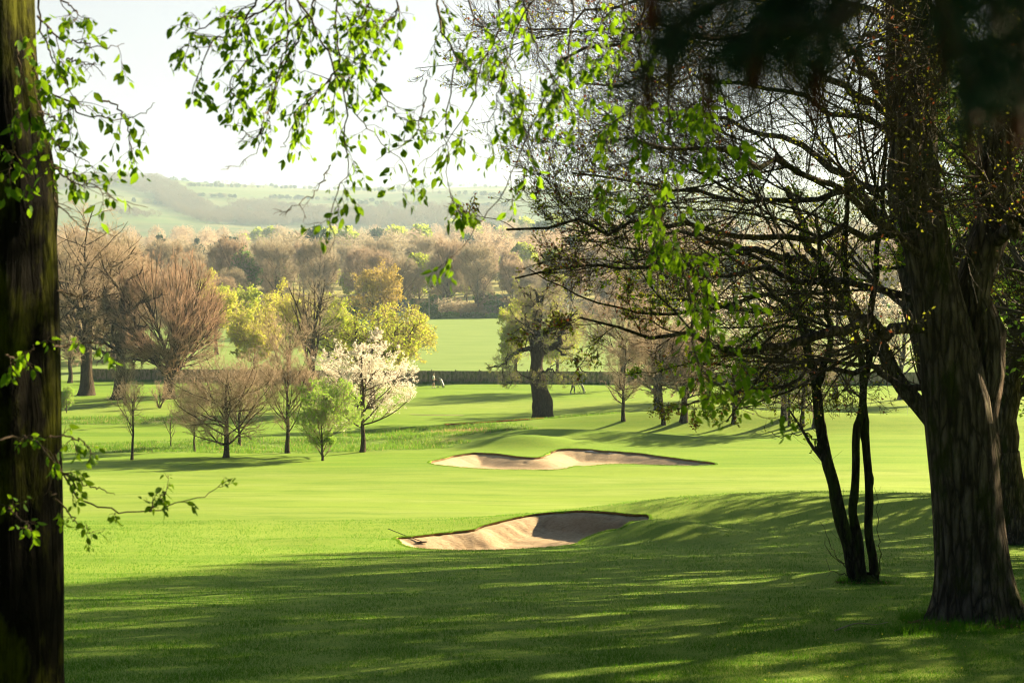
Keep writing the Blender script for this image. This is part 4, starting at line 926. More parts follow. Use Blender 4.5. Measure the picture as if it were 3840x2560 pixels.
# leaning tree behind the big trunk, and the one at the right edge
b3 = at(3620, 1985, 34.0); b3[2] = float(G(b3[0], b3[1])); Y3 = 34.0
limb_tree('lime_tree', 203, b3, Y3, [
    ([(3570, 1700, 0), (3480, 1560, 0), (3400, 1440, 0), (3330, 1380, 0), (3260, 1250, 0), (3150, 1100, -0.5), (3050, 950, -1), (2950, 700, -1.5)], 0.24, 0.07),
    ([(3540, 1600, 0), (3480, 1400, 0), (3440, 1250, 0), (3400, 1000, 0.5), (3350, 600, 1), (3330, 200, 1)], 0.28, 0.10),
    ([(3300, 1330, 0), (3150, 1330, -0.5), (3000, 1380, -1), (2800, 1380, -2), (2600, 1350, -3)], 0.05, 0.015),
    ([(3200, 1150, -0.3), (3050, 1150, 1), (2850, 1170, 2), (2600, 1130, 3), (2350, 1100, 4)], 0.12, 0.015),
    ([(3100, 1020, -0.7), (2900, 950, -2), (2650, 900, -3), (2400, 870, -4)], 0.12, 0.015),
    ([(3380, 900, 0.5), (3200, 700, 2), (3000, 550, 3), (2700, 450, 4), (2450, 450, 4.5)], 0.14, 0.02),
    ([(3340, 400, 1), (3200, 200, 0), (3000, 50, -1), (2750, 0, -2)], 0.14, 0.02),
    ([(3360, 600, 1), (3550, 400, 2), (3700, 200, 3)], 0.14, 0.03), ([(3420, 1100, 0.3), (3600, 950, 1), (3750, 800, 2)], 0.14, 0.03),
], 'leaning tree whose thick limb slants up from behind the big furrowed trunk', dict(bark='bark_lime', mats=['twig_dark', 'bud'], gn=0.05, tlv=1,
    env=((-3.5, 0, 11.5), (7.5, 7, 8)), levels=[L(6, (48, 14), 0.5, 7, 0.10, 0.03, t=(0.15, 1), rr=0.35), L(7, (42, 12), 0.6, 6, 0.1, 0.03, t=(0.12, 1), rmin=0.005), L(7, (40, 12), 0.55, 5, 0.1, 0.04, t=(0.12, 1), rmin=0.005), L(4, (40, 14), 0.6, 4, 0.1, 0.03, rmin=0.0045)],
    leaves=[dict(n=0.8, s=0.035, m=1, jit=0.03, t0=0.5)]),
    trunk=[(3625, 2130, 0, 0.45), (3622, 2000, 0, 0.42), (3605, 1800, 0, 0.42), (3570, 1600, 0, 0.42)], tsides=24, tseed=8, tflare=0.3, tl=0.06)
b4 = gnd(3800, 2035); Y4 = b4[1]
limb_tree('lime_tree', 204, b4, Y4, [
    ([(3765, 1700, 0), (3770, 1550, 0), (3790, 1400, 0), (3825, 1250, 0), (3850, 1000, 0.5), (3860, 600, 1)], 0.40, 0.2),
    ([(3790, 1420, 0), (3700, 1250, 1), (3600, 1100, 2), (3500, 900, 3)], 0.16, 0.03), ([(3840, 1100, 0), (3700, 900, -2), (3550, 700, -4)], 0.18, 0.03), ([(3850, 900, 0.5), (3750, 600, 1), (3650, 300, 1.5)], 0.18, 0.03),
    ([(3840, 1300, 0), (3950, 1150, 0.5), (4050, 900, 1)], 0.2, 0.04), ([(3810, 1360, 0), (3900, 1320, -2), (3960, 1250, -4)], 0.12, 0.03),
], 'thick bare trunk with a spreading foot standing behind and right of the big furrowed trunk', dict(bark='bark_lime', mats=['twig_dark', 'bud'], gn=0.05, tlv=1,
    env=((0, 0, 12), (8, 7, 10)), levels=[L(9, (48, 14), 0.7, 7, 0.10, 0.03, t=(0.15, 1), rr=0.35), L(7, (42, 12), 0.6, 6, 0.1, 0.03, t=(0.12, 1), rmin=0.006), L(8, (40, 12), 0.55, 5, 0.1, 0.04, t=(0.12, 1), rmin=0.006), L(4, (40, 14), 0.6, 4, 0.1, 0.03, rmin=0.006)],
    leaves=[dict(n=1, s=0.045, m=1, jit=0.04, t0=0.4)]),
    trunk=[(3815, 2060, 0, 0.68), (3808, 2000, 0, 0.60), (3790, 1900, 0, 0.50), (3770, 1780, 0, 0.46), (3765, 1690, 0, 0.44)], tsides=24, tseed=9, tflare=0.45, tl=0.08)

# wood past the right edge; unseen trees added round the camera block sky light
OW = dict(H=17, R=0.38, rx=5.2, th=0.75, ez=0.58, rz=0.44, top=0.35, bark='bark_lime', mats=['twig_dark', 'twig_dark', 'leaf_green'], trunk_levels=1,
          levels=[L(20, (52, 12), 0.8, 7, 0.1, 0.05, t=(0.2, 1), rr=0.5), L(7, (42, 12), 0.6, 5, 0.1, 0.05, rmin=0.01), L(7, (42, 12), 0.6, 4, 0.1, 0.03, rmin=0.007), L(4, (42, 12), 0.6, 3, 0.1, 0.03, rmin=0.006)],
          leaves=[dict(n=2, s=0.075, m=2, jit=0.12, t0=0.1)])
owp = None
for i, (x, y, s, lab) in enumerate([(19.5, 47, 1.05, 'farthest tree of the dense wood at the right edge'), (15.5, 37.5, 1.0, 'tree of the dense wood level with the leaning tree'), (26, 53.5, 1.1, 'tall tree at the fairway corner of the dense right-hand wood'),
                                   (21.5, 38, 1.1, 'inner tree of the dense wood behind the right-hand trunks'), (12.6, 28, 0.95, 'tree in the dense wood just past the big furrowed trunk'), (28, 45, 1.15, 'tall inner tree deep in the right-hand wood'),
                                   (18, 29, 1.1, 'tree deep in the wood right of the big furrowed trunk'), (33, 60, 1.15, 'outermost tree of the wood along the fairway side'), (24, 33, 1.15, 'tree furthest inside the right-hand wood'), (10.5, 7.5, 0.85, 'tree beside the viewpoint at the right'), (25.5, 61, 1.1, 'tree of the wood jutting furthest toward the fairway'), (16.5, 14, 1.0, 'tree of the wood right of the viewpoint, near its edge'), (20.5, 20.5, 1.05, 'tree of the wood right of the viewpoint, in its middle'), (26, 27, 1.1, 'tree of the wood far right of the viewpoint'), (33, 42, 1.15, 'tree of the wood far off beyond the right edge'), (13, -1, 1.0, 'unseen tree added behind the viewpoint to the right to block sky light'), (4, -9, 1.0, 'unseen tree added right behind the viewpoint to block sky light'), (-5, -8, 1.0, 'unseen tree added behind the mossy beech to block sky light'), (-11, 2, 0.95, 'unseen tree added left of the mossy beech to block sky light'), (-15, -9, 1.1, 'unseen tree added furthest behind the mossy beech to block sky light'), (22, 55, 1.0, 'tree of the wood just behind the fairway corner'), (9, 3.5, 0.9, 'small crowned tree of the wood beside the hanging beech')]):
    loc = (x, y, float(G(x, y)) - 0.2)
    if owp is None: owp = make_tree('wood_tree', 301, OW, loc, lab, 'tree', 'trees of the right-hand wood', 0, s)
    else: copy_thing(owp, loc, i * 2.1, s, lab, 'trees of the right-hand wood')

# ------------------------------------------------------------------ beech: mossy trunk on the left, leafy sprays hanging from above
def leaf_blocks(rng, P, step, size, mi, tfrom=0.25, droop=0.75, spread=0.6):
    """alternate leaves along polylines P (N,K,3)"""
    base, tang = [], []
    for p in P:
        s = np.concatenate([[0], np.cumsum(np.linalg.norm(np.diff(p, axis=0), axis=1))]); Ln = s[-1]
        if Ln < 0.02: continue
        t = np.arange(Ln * tfrom, Ln, step) + rng.uniform(0, step * 0.5); t = np.append(t[t < Ln], Ln)
        q = np.stack([np.interp(t, s, p[:, k]) for k in range(3)], 1); base.append(q)
        tg = nrm(np.stack([np.interp(np.minimum(t + .02, Ln), s, p[:, k]) - np.interp(np.maximum(t - .02, 0), s, p[:, k]) for k in range(3)], 1)); tang.append(tg)
    B = np.concatenate(base); T = np.concatenate(tang); n = len(B)
    side = nrm(np.cross(T, rng.normal(size=(n, 3))))
    D = T * 0.45 + side * spread + rng.normal(size=(n, 3)) * 0.15; D[:, 2] -= droop * rng.uniform(0.5, 1.3, n); D = nrm(D)
    W = nrm(np.cross(D, rng.normal(size=(n, 3)))); Nn = np.cross(D, W)
    Ls = (size * rng.uniform(0.42, 1.35, n))[:, None]; Ws = Ls * rng.uniform(0.24, 0.32, (n, 1))
    B = B + D * 0.008
    c = rng.uniform(0.05, 0.22, (n, 1)) * Ls  # curl
    def pt(f, w, dn): return B + D * Ls * f + W * Ws * w + Nn * (dn * Ws * 0.5) - Nn * c * f * f
    V = np.stack([B, pt(0.28, 0.85, 0.55), pt(0.6, 0.85, 0.5), B + D * Ls * 1.0 - Nn * c, pt(0.6, -0.85, 0.5), pt(0.28, -0.85, 0.55), pt(0.3, 0, 0), pt(0.62, 0, 0), pt(0.12, 0.35, 0.3), pt(0.12, -0.35, 0.3), pt(0.84, 0.42, 0.25), pt(0.84, -0.42, 0.25)], 1)
    o = np.arange(n)[:, None] * 12
    f4 = np.array([(8, 1, 6, 0), (0, 6, 5, 9), (1, 2, 7, 6), (6, 7, 4, 5), (2, 10, 3, 7), (7, 3, 11, 4)])
    return V.reshape(-1, 3), (o[:, None, :] + f4[None]).reshape(-1, 4), mi
def spray(rng, strands, base, Y=7.0, side=11, sl=0.24, leafstep=0.038, size=0.05, r0=0.006, bare=False):
    """hanging twigs with side shoots; returns blocks in local coordinates"""
    P = []; Rr = []
    for st_ in strands:
        y0 = rng.uniform(-0.35, 0.35)
        pts = [at(u, v, Y + y0 + 0.12 * math.sin(i * 1.7)) - base for i, (u, v) in enumerate(st_)]
        q = resample(pts, 25); q[1:] += rng.normal(size=(24, 3)) * 0.006; P.append(q); Rr.append(np.linspace(r0, 0.0016, 25))
    P = np.array(P); Rr = np.array(Rr)
    V, Fq = tubes(P, Rr, 5, rng); bl = [(V, Fq, 0, True)]
    q = spawn(rng, P, Rr, side, t=(0.05, 0.98), ang=(42, 14), absl=sl, K=6, wig=0.16, up=-0.09, rr=0.6, rmin=0.0022, lend=0.35)
    V, Fq = tubes(q[0], q[1], 4, rng); bl.append((V, Fq, 0, True))
    q2 = spawn(rng, q[0], q[1], 2, t=(0.2, 0.9), ang=(45, 14), absl=sl * 0.45, K=4, wig=0.2, up=-0.08, rr=0.6, rmin=0.002, lend=0.3)
    V, Fq = tubes(q2[0], q2[1], 3, rng); bl.append((V, Fq, 0, True))
    if not bare:
        for S, tf in ((q[0], 0.25), (q2[0], 0.3)):
            V, Fq, mi = leaf_blocks(rng, S, leafstep, size, 1, tf); bl.append((V, Fq, mi, True))
    return bl
rb = np.random.default_rng(500)
bb = np.array([-3.02, 8.0, float(G(-3.02, 8.0))])
broot = empty('beech_tree', bb, 'mossy dark beech trunk at the left edge with fresh leaves on its side shoots', 'tree')
def tx(u, r): p = at(u, 1280, 8.0); return p[0] - r - bb[0]
rows = [(-1500, 150, .30), (-700, 150, .31), (0, 148, .33), (400, 163, .34), (600, 196, .35), (740, 210, .36), (900, 198, .345), (1300, 204, .345), (1700, 208, .35), (2200, 212, .355), (2560, 206, .36), (3300, 235, .40)]
P = np.array([[tx(u, r), 0, at(0, v, 8.0)[2] - bb[2]] for v, u, r in rows])[::-1]; P[0, 2] = -0.3
rr_ = np.array([r for v, u, r in rows])[::-1]
s_ = np.concatenate([[0], np.cumsum(np.linalg.norm(np.diff(P, axis=0), axis=1))]); Q = resample(P, 120)
V, Fq = flare_trunk(Q, np.interp(np.linspace(0, s_[-1], 120), s_, rr_), 64, 22, 120, 0.035, 0.0, 0.4)
lim = []
for st_, r in [([(60, -400, 0), (500, -700, -0.4), (1200, -850, -0.8), (2000, -800, -1)], 0.07), ([(60, -600, 0), (300, -700, 1), (900, -500, 0.5), (1500, -350, 0)], 0.05)]:
    q = resample([at(u, v, 8 + d) - bb for u, v, d in st_], 20); VV, FF = tubes(q[None], np.linspace(r, 0.012, 20)[None], 8); lim.append((VV, FF, 0, True))
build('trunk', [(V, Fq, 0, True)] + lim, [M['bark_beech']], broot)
LS = [[(130, -60), (160, 120), (200, 240), (260, 330), (330, 400), (390, 430)], [(140, 60), (230, 150), (300, 160), (380, 175), (465, 168)], [(150, 330), (260, 380), (300, 430), (370, 436), (440, 445), (520, 430), (590, 385)],
      [(190, 520), (240, 560), (320, 600), (360, 640)], [(150, -30), (250, 10), (290, 60), (240, 110)], [(180, 600), (230, 650), (290, 690), (340, 700), (420, 740)], [(60, 180), (80, 300), (60, 420)], [(120, 200), (150, 330), (180, 420), (230, 470)],
      [(380, 380), (430, 390), (480, 470), (490, 540), (500, 600)], [(60, 500), (40, 600), (20, 680)], [(140, 420), (200, 440), (250, 470)]]
LB = [[(185, 510), (215, 545), (270, 560), (280, 560)], [(205, 620), (260, 640), (330, 690), (380, 700), (430, 745), (555, 775)], [(200, 700), (215, 760), (270, 820), (330, 860), (430, 885)], [(215, 1090), (260, 1100), (330, 1110), (390, 1112)], [(250, 220), (330, 240), (360, 235)]]
LL = [[(205, 1700), (250, 1790), (310, 1880), (400, 1905), (480, 1920), (600, 1910), (660, 1880), (750, 1865), (800, 1840), (865, 1795)], [(190, 1840), (250, 1920), (290, 1960), (350, 2020)], [(170, 1640), (260, 1640), (320, 1660), (350, 1710)],
      [(0, 1650), (80, 1635), (140, 1660), (190, 1720), (205, 1760), (170, 1860)], [(200, 1300), (300, 1290), (400, 1290)], [(30, 1900), (60, 1930), (120, 1990)], [(20, 1330), (80, 1350), (130, 1300)], [(215, 1760), (330, 1820), (430, 1850)], [(560, 1915), (600, 1880), (620, 1840)]]
bl = spray(rb, LS, bb, 7.3, 5, 0.24, 0.055, 0.058)
bl += spray(rb, LB, bb, 7.4, 6, 0.12, 0.05, 0.04, 0.0045, bare=True)
bl += spray(rb, LL, bb, 7.0, 5, 0.12, 0.05, 0.045, 0.006)
build('crown', bl, [M['twig_dark'], M['leaf_beech']], broot)

b5 = np.array([3.1, 4.6, float(G(3.1, 4.6))])
oroot = empty('beech_tree', b5, 'beech hanging long sprays of fresh green leaves down over the view', 'tree')
V, Fq = flare_trunk(np.array([[0, 0, -0.3], [0.05, 0, 3], [0, 0, 6], [-0.1, 0, 10]]), np.array([.3, .25, .2, .12]), 24, 23, 40, 0.04)
lim = []
for st_, r in [([(0.02, 0, 4.2), (-1, 1.2, 4.6), (-2.4, 2.2, 4.7), (-4.5, 2.8, 4.4)], 0.06), ([(0.02, 0, 4.6), (-1.2, 2.0, 4.9), (-2.6, 2.6, 4.6), (-3.6, 2.6, 4.3)], 0.05), ([(0.02, 0, 3.9), (-0.8, 1.6, 4.1), (-1.8, 2.2, 4.3)], 0.04)]:
    q = resample(np.array(st_) + [0, 0, 0.3], 20); VV, FF = tubes(q[None], np.linspace(r, 0.01, 20)[None], 8); lim.append((VV, FF, 0, True))
build('trunk', [(V, Fq, 0, True)] + lim, [M['bark_beech']], oroot)
CS = [[(1075, -80), (1080, 120), (1060, 250), (1010, 400), (995, 470)], [(1060, -80), (1190, 120), (1250, 250), (1300, 400), (1290, 520), (1310, 640), (1260, 730), (1240, 820), (1250, 900), (1238, 950)],
      [(1260, -80), (1265, 120), (1290, 300), (1340, 430), (1400, 500), (1500, 600), (1540, 690)], [(1630, -80), (1660, 120), (1710, 200), (1700, 300), (1680, 400), (1670, 470), (1680, 570), (1680, 680), (1700, 750), (1735, 790)],
      [(2150, -80), (2140, 150), (2100, 280), (2060, 340), (1990, 480), (1960, 560), (1900, 700), (1840, 780), (1780, 860), (1740, 920), (1680, 975)],
      [(1400, -80), (1330, 200), (1300, 330)], [(1850, -80), (1870, 120), (1800, 260), (1760, 400), (1650, 560), (1560, 620)], [(1100, -60), (960, 60), (850, 60), (760, 100), (715, 150), (690, 270)],
      [(1150, 60), (1000, 200), (900, 260), (860, 330), (900, 380), (930, 460)], [(1000, -80), (900, 120), (790, 160), (730, 330), (720, 350)], [(1200, -60), (1120, 150), (1030, 300), (960, 330)], [(1300, 60), (1400, 300), (1480, 420), (1600, 470)],
      [(1280, 250), (1200, 330), (1130, 420), (1080, 520), (1060, 560)], [(1500, -60), (1480, 60), (1400, 80), (1330, 60)],
      [(1950, -80), (2000, 150), (2080, 300), (2150, 420), (2180, 540)], [(2350, -80), (2330, 200), (2280, 400), (2290, 560)], [(2050, -60), (1940, 90), (1900, 240), (1850, 420), (1820, 520)], [(2250, -60), (2230, 120), (2180, 250), (2200, 380)],
      [(1750, -60), (1780, 60), (1900, 180), (1960, 330), (1940, 420)]]
CR = [[(2500, 200), (2510, 480), (2540, 760), (2570, 880), (2600, 1000), (2560, 1120), (2450, 1170)], [(2620, 260), (2680, 480), (2740, 540), (2790, 580)], [(2600, 820), (2650, 1000), (2700, 1100), (2780, 1130)],
      [(2560, 1000), (2600, 1200), (2600, 1300), (2640, 1440), (2600, 1540)], [(2640, 1400), (2740, 1480), (2820, 1540), (2900, 1580)], [(2420, -60), (2400, 250), (2450, 500), (2430, 700), (2490, 900), (2560, 980)], [(2560, 200), (2610, 380), (2650, 520), (2640, 640)],
      [(2480, 600), (2500, 760), (2460, 900), (2420, 1000)], [(2650, 1100), (2660, 1250), (2720, 1330), (2790, 1290)], [(2380, 350), (2350, 520), (2310, 680)]]
CBare = [[(1060, 200), (1010, 400), (990, 430), (985, 480), (965, 560), (890, 620), (820, 640)], [(1240, 620), (1200, 700), (1130, 760), (1050, 800)], [(980, 480), (960, 520), (900, 480), (860, 470)], [(1600, 300), (1570, 480), (1480, 560), (1420, 590)], [(1720, 150), (1760, 260), (1900, 300)]]
bl = spray(rb, CS, b5, 7.2, 12, 0.24, 0.048, 0.052)
bl += spray(rb, CR, b5, 7.0, 12, 0.20, 0.045, 0.052)
bl += spray(rb, CBare, b5, 7.1, 6, 0.12, 0.05, 0.04, 0.004, bare=True)
build('crown', bl, [M['twig_dark'], M['leaf_beech']], oroot)

# ------------------------------------------------------------------ pine boughs right in front of the lens
def pine(rng, strands, base, Y):
    bl = []; nd = []; cones = []
    for st_ in strands:
        q = resample([at(u, v, Y + dy) - base for u, v, dy in st_], 16); V, Fq = tubes(q[None], np.linspace(0.006, 0.003, 16)[None], 8); bl.append((V, Fq, 0, True))
        sh = spawn(rng, q[None], np.full((1, 16), 0.003), 5, t=(0.2, 1), ang=(40, 12), absl=0.06, K=4, wig=0.1, up=-0.1, rmin=0.002)
        V, Fq = tubes(sh[0], sh[1], 5, rng); bl.append((V, Fq, 0, True))
        for p in [q] + list(sh[0]):
            s = np.linalg.norm(np.diff(p, axis=0), axis=1).sum(); n = int(s * 620)
            f = rng.uniform(0, len(p) - 1.001, n); i = f.astype(int); fr = (f - i)[:, None]; B = p[i] * (1 - fr) + p[i + 1] * fr
            T = nrm(p[i + 1] - p[i]); S = nrm(np.cross(T, rng.normal(size=(n, 3)))); D = nrm(T * 0.7 + S * 0.7 + [0, 0, -0.25]); Ln = rng.uniform(0.022, 0.04, n)[:, None]
            nd.append(np.stack([B, B + D * Ln * 0.5 - [0, 0, 0.001], B + D * Ln], 1))
        cones.append(q[-1])
    nd = np.concatenate(nd); V, Fq = tubes(nd, np.tile([0.0007, 0.0006, 0.0003], (len(nd), 1)), 3, rng); bl.append((V, Fq, 1, False))
    # red-brown hanging catkins and buds
    for c in cones:
        z = np.linspace(0, 1, 9); r = 0.0052 * np.sin(math.pi * (0.08 + z * 0.86)) ** 0.7
        p = np.stack([c[0] + 0 * z, c[1] + 0 * z, c[2] - z * 0.038], 1); V, Fq = tubes(p[None], r[None], 10)
        V = V.reshape(9, 10, 3); V[::2] = p[::2, None] + (V[::2] - p[::2, None]) * 0.85; bl.append((V.reshape(-1, 3), Fq, 2, False))
    return bl
rp = np.random.default_rng(900)
M['cone'] = plain('cone_brown', (0.09, 0.025, 0.012), 0.8, 0.1)
pb = at(3300, -250, 0.9)
proot = empty('conifer_branch', pb, 'dark conifer branch with hanging red-brown cones close in front at the upper right', 'branch')
PS = [[(3300, -260, 0), (3100, -120, 0), (2800, -30, 0), (2560, 60, 0), (2520, 150, 0)], [(3300, -260, 0), (3000, -60, 0.03), (2850, 90, 0.03), (2700, 200, 0.03), (2660, 230, .03)], [(3300, -260, 0), (3150, -30, 0), (3090, 150, 0), (3060, 240, 0)],
      [(3300, -260, 0), (3220, -50, -0.03), (3160, 80, -0.03), (2860, 110, -0.03), (2830, 150, -0.03)], [(3300, -260, 0), (3500, -100, 0), (3520, 0, 0), (3540, 60, 0)], [(3300, -260, 0), (3700, -100, 0.04), (3780, 120, 0.04), (3740, 260, 0.04)], [(3300, -260, 0), (3750, -150, 0), (3840, 100, 0), (3820, 350, 0)],
      [(3300, -260, 0), (3700, -40, -0.03), (3700, 160, -0.03), (3690, 240, -0.03)], [(3300, -260, 0), (2900, -200, 0), (2500, -120, 0), (2440, -60, 0)], [(3300, -260, 0), (3050, -160, 0), (2960, 20, 0), (2980, 120, 0)], [(3300, -260, 0), (3750, -180, 0.02), (3900, 0, 0.02), (3860, 180, .02)], [(3300, -260, .05), (3000, -200, .06), (2750, -20, .06), (2480, 160, .06), (2430, 230, .06)], [(3300, -260, -.05), (3500, -60, -.05), (3600, 200, -.05), (3640, 360, -.05)]]
bl = pine(rp, PS, pb, 0.9)
build('twig', [b for b in bl if b[2] == 0], [M['twig_dark']], proot)
build('needles', [(b[0], b[1], 0, b[3]) for b in bl if b[2] == 1], [M['leaf_dark']], proot)
for b in bl:
    if b[2] == 2: build('cone', [(b[0], b[1], 0, b[3])], [M['cone']], proot)

# ------------------------------------------------------------------ grass blades
def blades(name, B, h, w, mats, label, mi=None, lean=0.5, seed=0):
    rng = np.random.default_rng(seed); n = len(B)
    h = np.broadcast_to(np.asarray(h, float), (n,))[:, None]; w = np.broadcast_to(np.asarray(w, float), (n,))[:, None]
    a = rng.uniform(0, 6.28, n); S = np.stack([np.cos(a), np.sin(a), 0 * a], 1)
    Ld = np.column_stack([rng.normal(size=(n, 2)) * lean, np.ones(n)]); Ld = nrm(Ld)
    V = np.stack([B - S * w, B + S * w, B + Ld * h], 1).reshape(-1, 3); Fq = np.arange(n * 3).reshape(-1, 3)
    if mi is None: blk = [(V, Fq, 0, False)]
    else:
        blk = []
        for k in range(len(mats)):
            s = mi == k
            if s.any(): blk.append((np.stack([B - S * w, B + S * w, B + Ld * h], 1)[s].reshape(-1, 3), np.arange(s.sum() * 3).reshape(-1, 3), k, False))
    return tag(build(name, blk, [M[m] for m in mats]), label, kind='stuff')
rg = np.random.default_rng(1234)
n = 420000
vv = rg.uniform(1960, 2760, n); rowY = np.linspace(8, 70, 900); rowV = 930 + prof(rowY) / rowY * F
Yg = np.interp(vv, rowV[::-1], rowY[::-1]); ug = rg.uniform(-350, 4200, n); Xg = (ug - 1920) / F * Yg
keep = ~(inside(NEAR, Xg, Yg)); Xg, Yg = Xg[keep], Yg[keep]; n = len(Xg)
Zg = G(Xg, Yg) - 0.005
clump = 0.75 + 0.5 * np.sin(Xg * 3.1 + 2 * np.sin(Yg * 1.7)) * np.sin(Yg * 2.3 + np.sin(Xg * 2.1)) + 0.3 * rg.random(n)
hh = 0.040 * clump * (0.75 + Yg / 45) * rg.uniform(0.5, 1.3, n)
blades('lawn_grass', np.column_stack([Xg, Yg, Zg]), hh, 0.0024 * (0.6 + Yg / 22), ['blade', 'blade_rough', 'straw'], 'short mown grass blades on the near slope', lean=0.7, seed=1, mi=rg.choice([0, 1, 2], n, p=[.74, .25, .01]))
def tuft_pts(cx, cy, r, n, rng, ry=None):
    a = rng.uniform(0, 6.28, n); q = np.sqrt(rng.random(n)); x = cx + np.cos(a) * q * r; y = cy + np.sin(a) * q * (ry or r); return np.column_stack([x, y, G(x, y) - 0.01])
T = [tuft_pts(b1[0], b1[1] - 0.1, 0.95, 3500, rg), tuft_pts(b2[0] + 0.1, b2[1], 0.55, 1300, rg), tuft_pts(b4[0], b4[1], 1.2, 1500, rg), tuft_pts(b1[0] - 0.9, b1[1] - 1.2, 0.9, 1100, rg, 0.4), tuft_pts(b1[0] + 0.6, b1[1] - 0.9, 1.2, 2000, rg, 0.5), tuft_pts(b1[0] - 2.2, b1[1] - 1.5, 1.3, 600, rg, 0.5)]
T = np.concatenate(T); blades('long_grass', T, rg.uniform(0.05, 0.27, len(T)) * (0.6 + 0.4 * np.sin(T[:, 0] * 4) * np.sin(T[:, 1] * 5)), 0.004, ['blade'], 'long grass tufts round the feet of the near trunks', lean=0.55, seed=2)
R_ = [tuft_pts(-5.5, 112, 8.5, 26000, rg, 6.5), tuft_pts(-20, 102.5, 17, 26000, rg, 5), tuft_pts(-38, 125, 11, 9000, rg, 2.3), tuft_pts(2.0, 121.2, 8, 12000, rg, 1.6)]
T = np.concatenate(R_)
pn = np.sin(T[:, 0] * 0.9 + 2 * np.sin(T[:, 1] * 0.8)) * np.sin(T[:, 1] * 1.1 + np.sin(T[:, 0] * 0.7)) + 0.3 * rg.normal(size=len(T))
isst = ((np.abs(T[:, 0] + 4.2) < 2.4) & (np.abs(T[:, 1] - 113.5) < 1.8) | (np.abs(T[:, 0] + 0.2) < 1.0) & (np.abs(T[:, 1] - 110.5) < 1.2)) & (rg.random(len(T)) < 0.8) | (rg.random(len(T)) < 0.06)
T = T[pn > -0.45]; isst = isst[pn > -0.45]
blades('rough_grass', T, rg.uniform(0.08, 0.34, len(T)), 0.022, ['blade_rough', 'straw'], 'rough unmown grass with pale dry clumps round the young trees', mi=isst.astype(int), lean=0.5, seed=3)
# leaf litter at the rough bank and dandelions
def dots(name, P, s, m, label, seed):
    rng = np.random.default_rng(seed); V, Fq = quads_at(rng, P, s, 0.9); return tag(build(name, [(V, Fq, 0, False)], [M[m]]), label, kind='stuff')
xx = rg.uniform(2.2, 7.5, 260); yy = rg.uniform(11.5, 19, 260); dots('dandelions', np.column_stack([xx, yy, G(xx, yy) + 0.05]), 0.009, 'leaf_yellow', 'scattered yellow dandelions in the shaded grass', 5)
T = tuft_pts(-1.5, 120.5, 4.2, 2500, rg, 0.9); T[:, 2] += 0.12; dots('leaf_litter', T, 0.06, 'bud_red', 'brown dead leaves on the bank before the old oak', 6)

T = np.concatenate([tuft_pts(b1[0] - 0.1, b1[1] - 0.45, 0.85, 500, rg, 0.4), tuft_pts(b2[0], b2[1] - 0.1, 0.5, 160, rg, 0.3)]); T[:, 2] += 0.03
dots('bare_soil_litter', T, 0.022, 'sand_rim', 'crumbs of soil and dead leaves round the feet of the near trunks', 7)

# ------------------------------------------------------------------ fence between course and field
M['fence'] = bark('fence_timber', (0.26, 0.20, 0.13), (0.48, 0.38, 0.26), 0.8, (0.10, 0.12, 0.04), 0.05, 0.3)
def box(x0, x1, y0, y1, z0, z1):
    V = np.array([(x, y, z) for x in (x0, x1) for y in (y0, y1) for z in (z0, z1)], float)
    return V, np.array([(0, 1, 3, 2), (4, 6, 7, 5), (0, 4, 5, 1), (2, 3, 7, 6), (0, 2, 6, 4), (1, 5, 7, 3)])
def boxes(L_, mi=0, smooth=False):
    VV, FF = [], []
    for i, b in enumerate(L_): v, f = box(*b); VV.append(v); FF.append(f + 8 * i)
    return np.concatenate(VV), np.concatenate(FF), mi, smooth
fx0, fx1, bay = -56.0, 66.0, 3.05
froot = empty('fence', (fx0, float(fenceY(fx0)), 0), 'long close-boarded timber fence between the golf course and the green field', 'fence')
nb = int((fx1 - fx0) / bay); ang = math.atan(-0.13)
def bay_blocks(seed):
    rng = np.random.default_rng(seed); L1 = []
    x = 0.06
    while x < bay - 0.03:
        L1.append((x, x + 0.148, -0.012 + rng.uniform(0, 0.012), 0.012 + rng.uniform(0, 0.012), -0.3, 1.62 + rng.uniform(-0.02, 0.02))); x += 0.156
    L1.append((0.0, bay, 0.03, 0.08, 0.35, 0.45)); L1.append((0.0, bay, 0.03, 0.08, 1.25, 1.35)); return boxes(L1)
pbay = []; ppost = None
for i in range(nb):
    x = fx0 + i * bay; y = float(fenceY(x)); z = float(G(x, y))
    if i < 3: o = build('board_panel', [bay_blocks(i)], [M['fence']], froot); pbay.append(o)
    else: o = pbay[i % 3].copy(); COL.objects.link(o); o.parent = froot
    o.location = (x - fx0, y - froot.location[1], z); o.rotation_euler = (0, 0, ang)
    if ppost is None: p = build('post', [boxes([(-0.06, 0.06, -0.03, 0.09, -0.4, 1.74), (-0.075, 0.075, -0.045, 0.105, 1.742, 1.78)])], [M['fence']], froot); ppost = p
    else: p = ppost.copy(); COL.objects.link(p); p.parent = froot
    p.location = (x - fx0, y - froot.location[1], z); p.rotation_euler = (0, 0, ang)
# rough bank at the foot of the fence
xx = rg.uniform(fx0, fx1, 16000); yy = fenceY(xx) - rg.uniform(0.2, 1.7, len(xx))
blades('bank_grass', np.column_stack([xx, yy, G(xx, yy)]), rg.uniform(0.15, 0.55, len(xx)), 0.03, ['leaf_bush'], 'dark unmown grass along the foot of the timber fence', lean=0.5, seed=8)

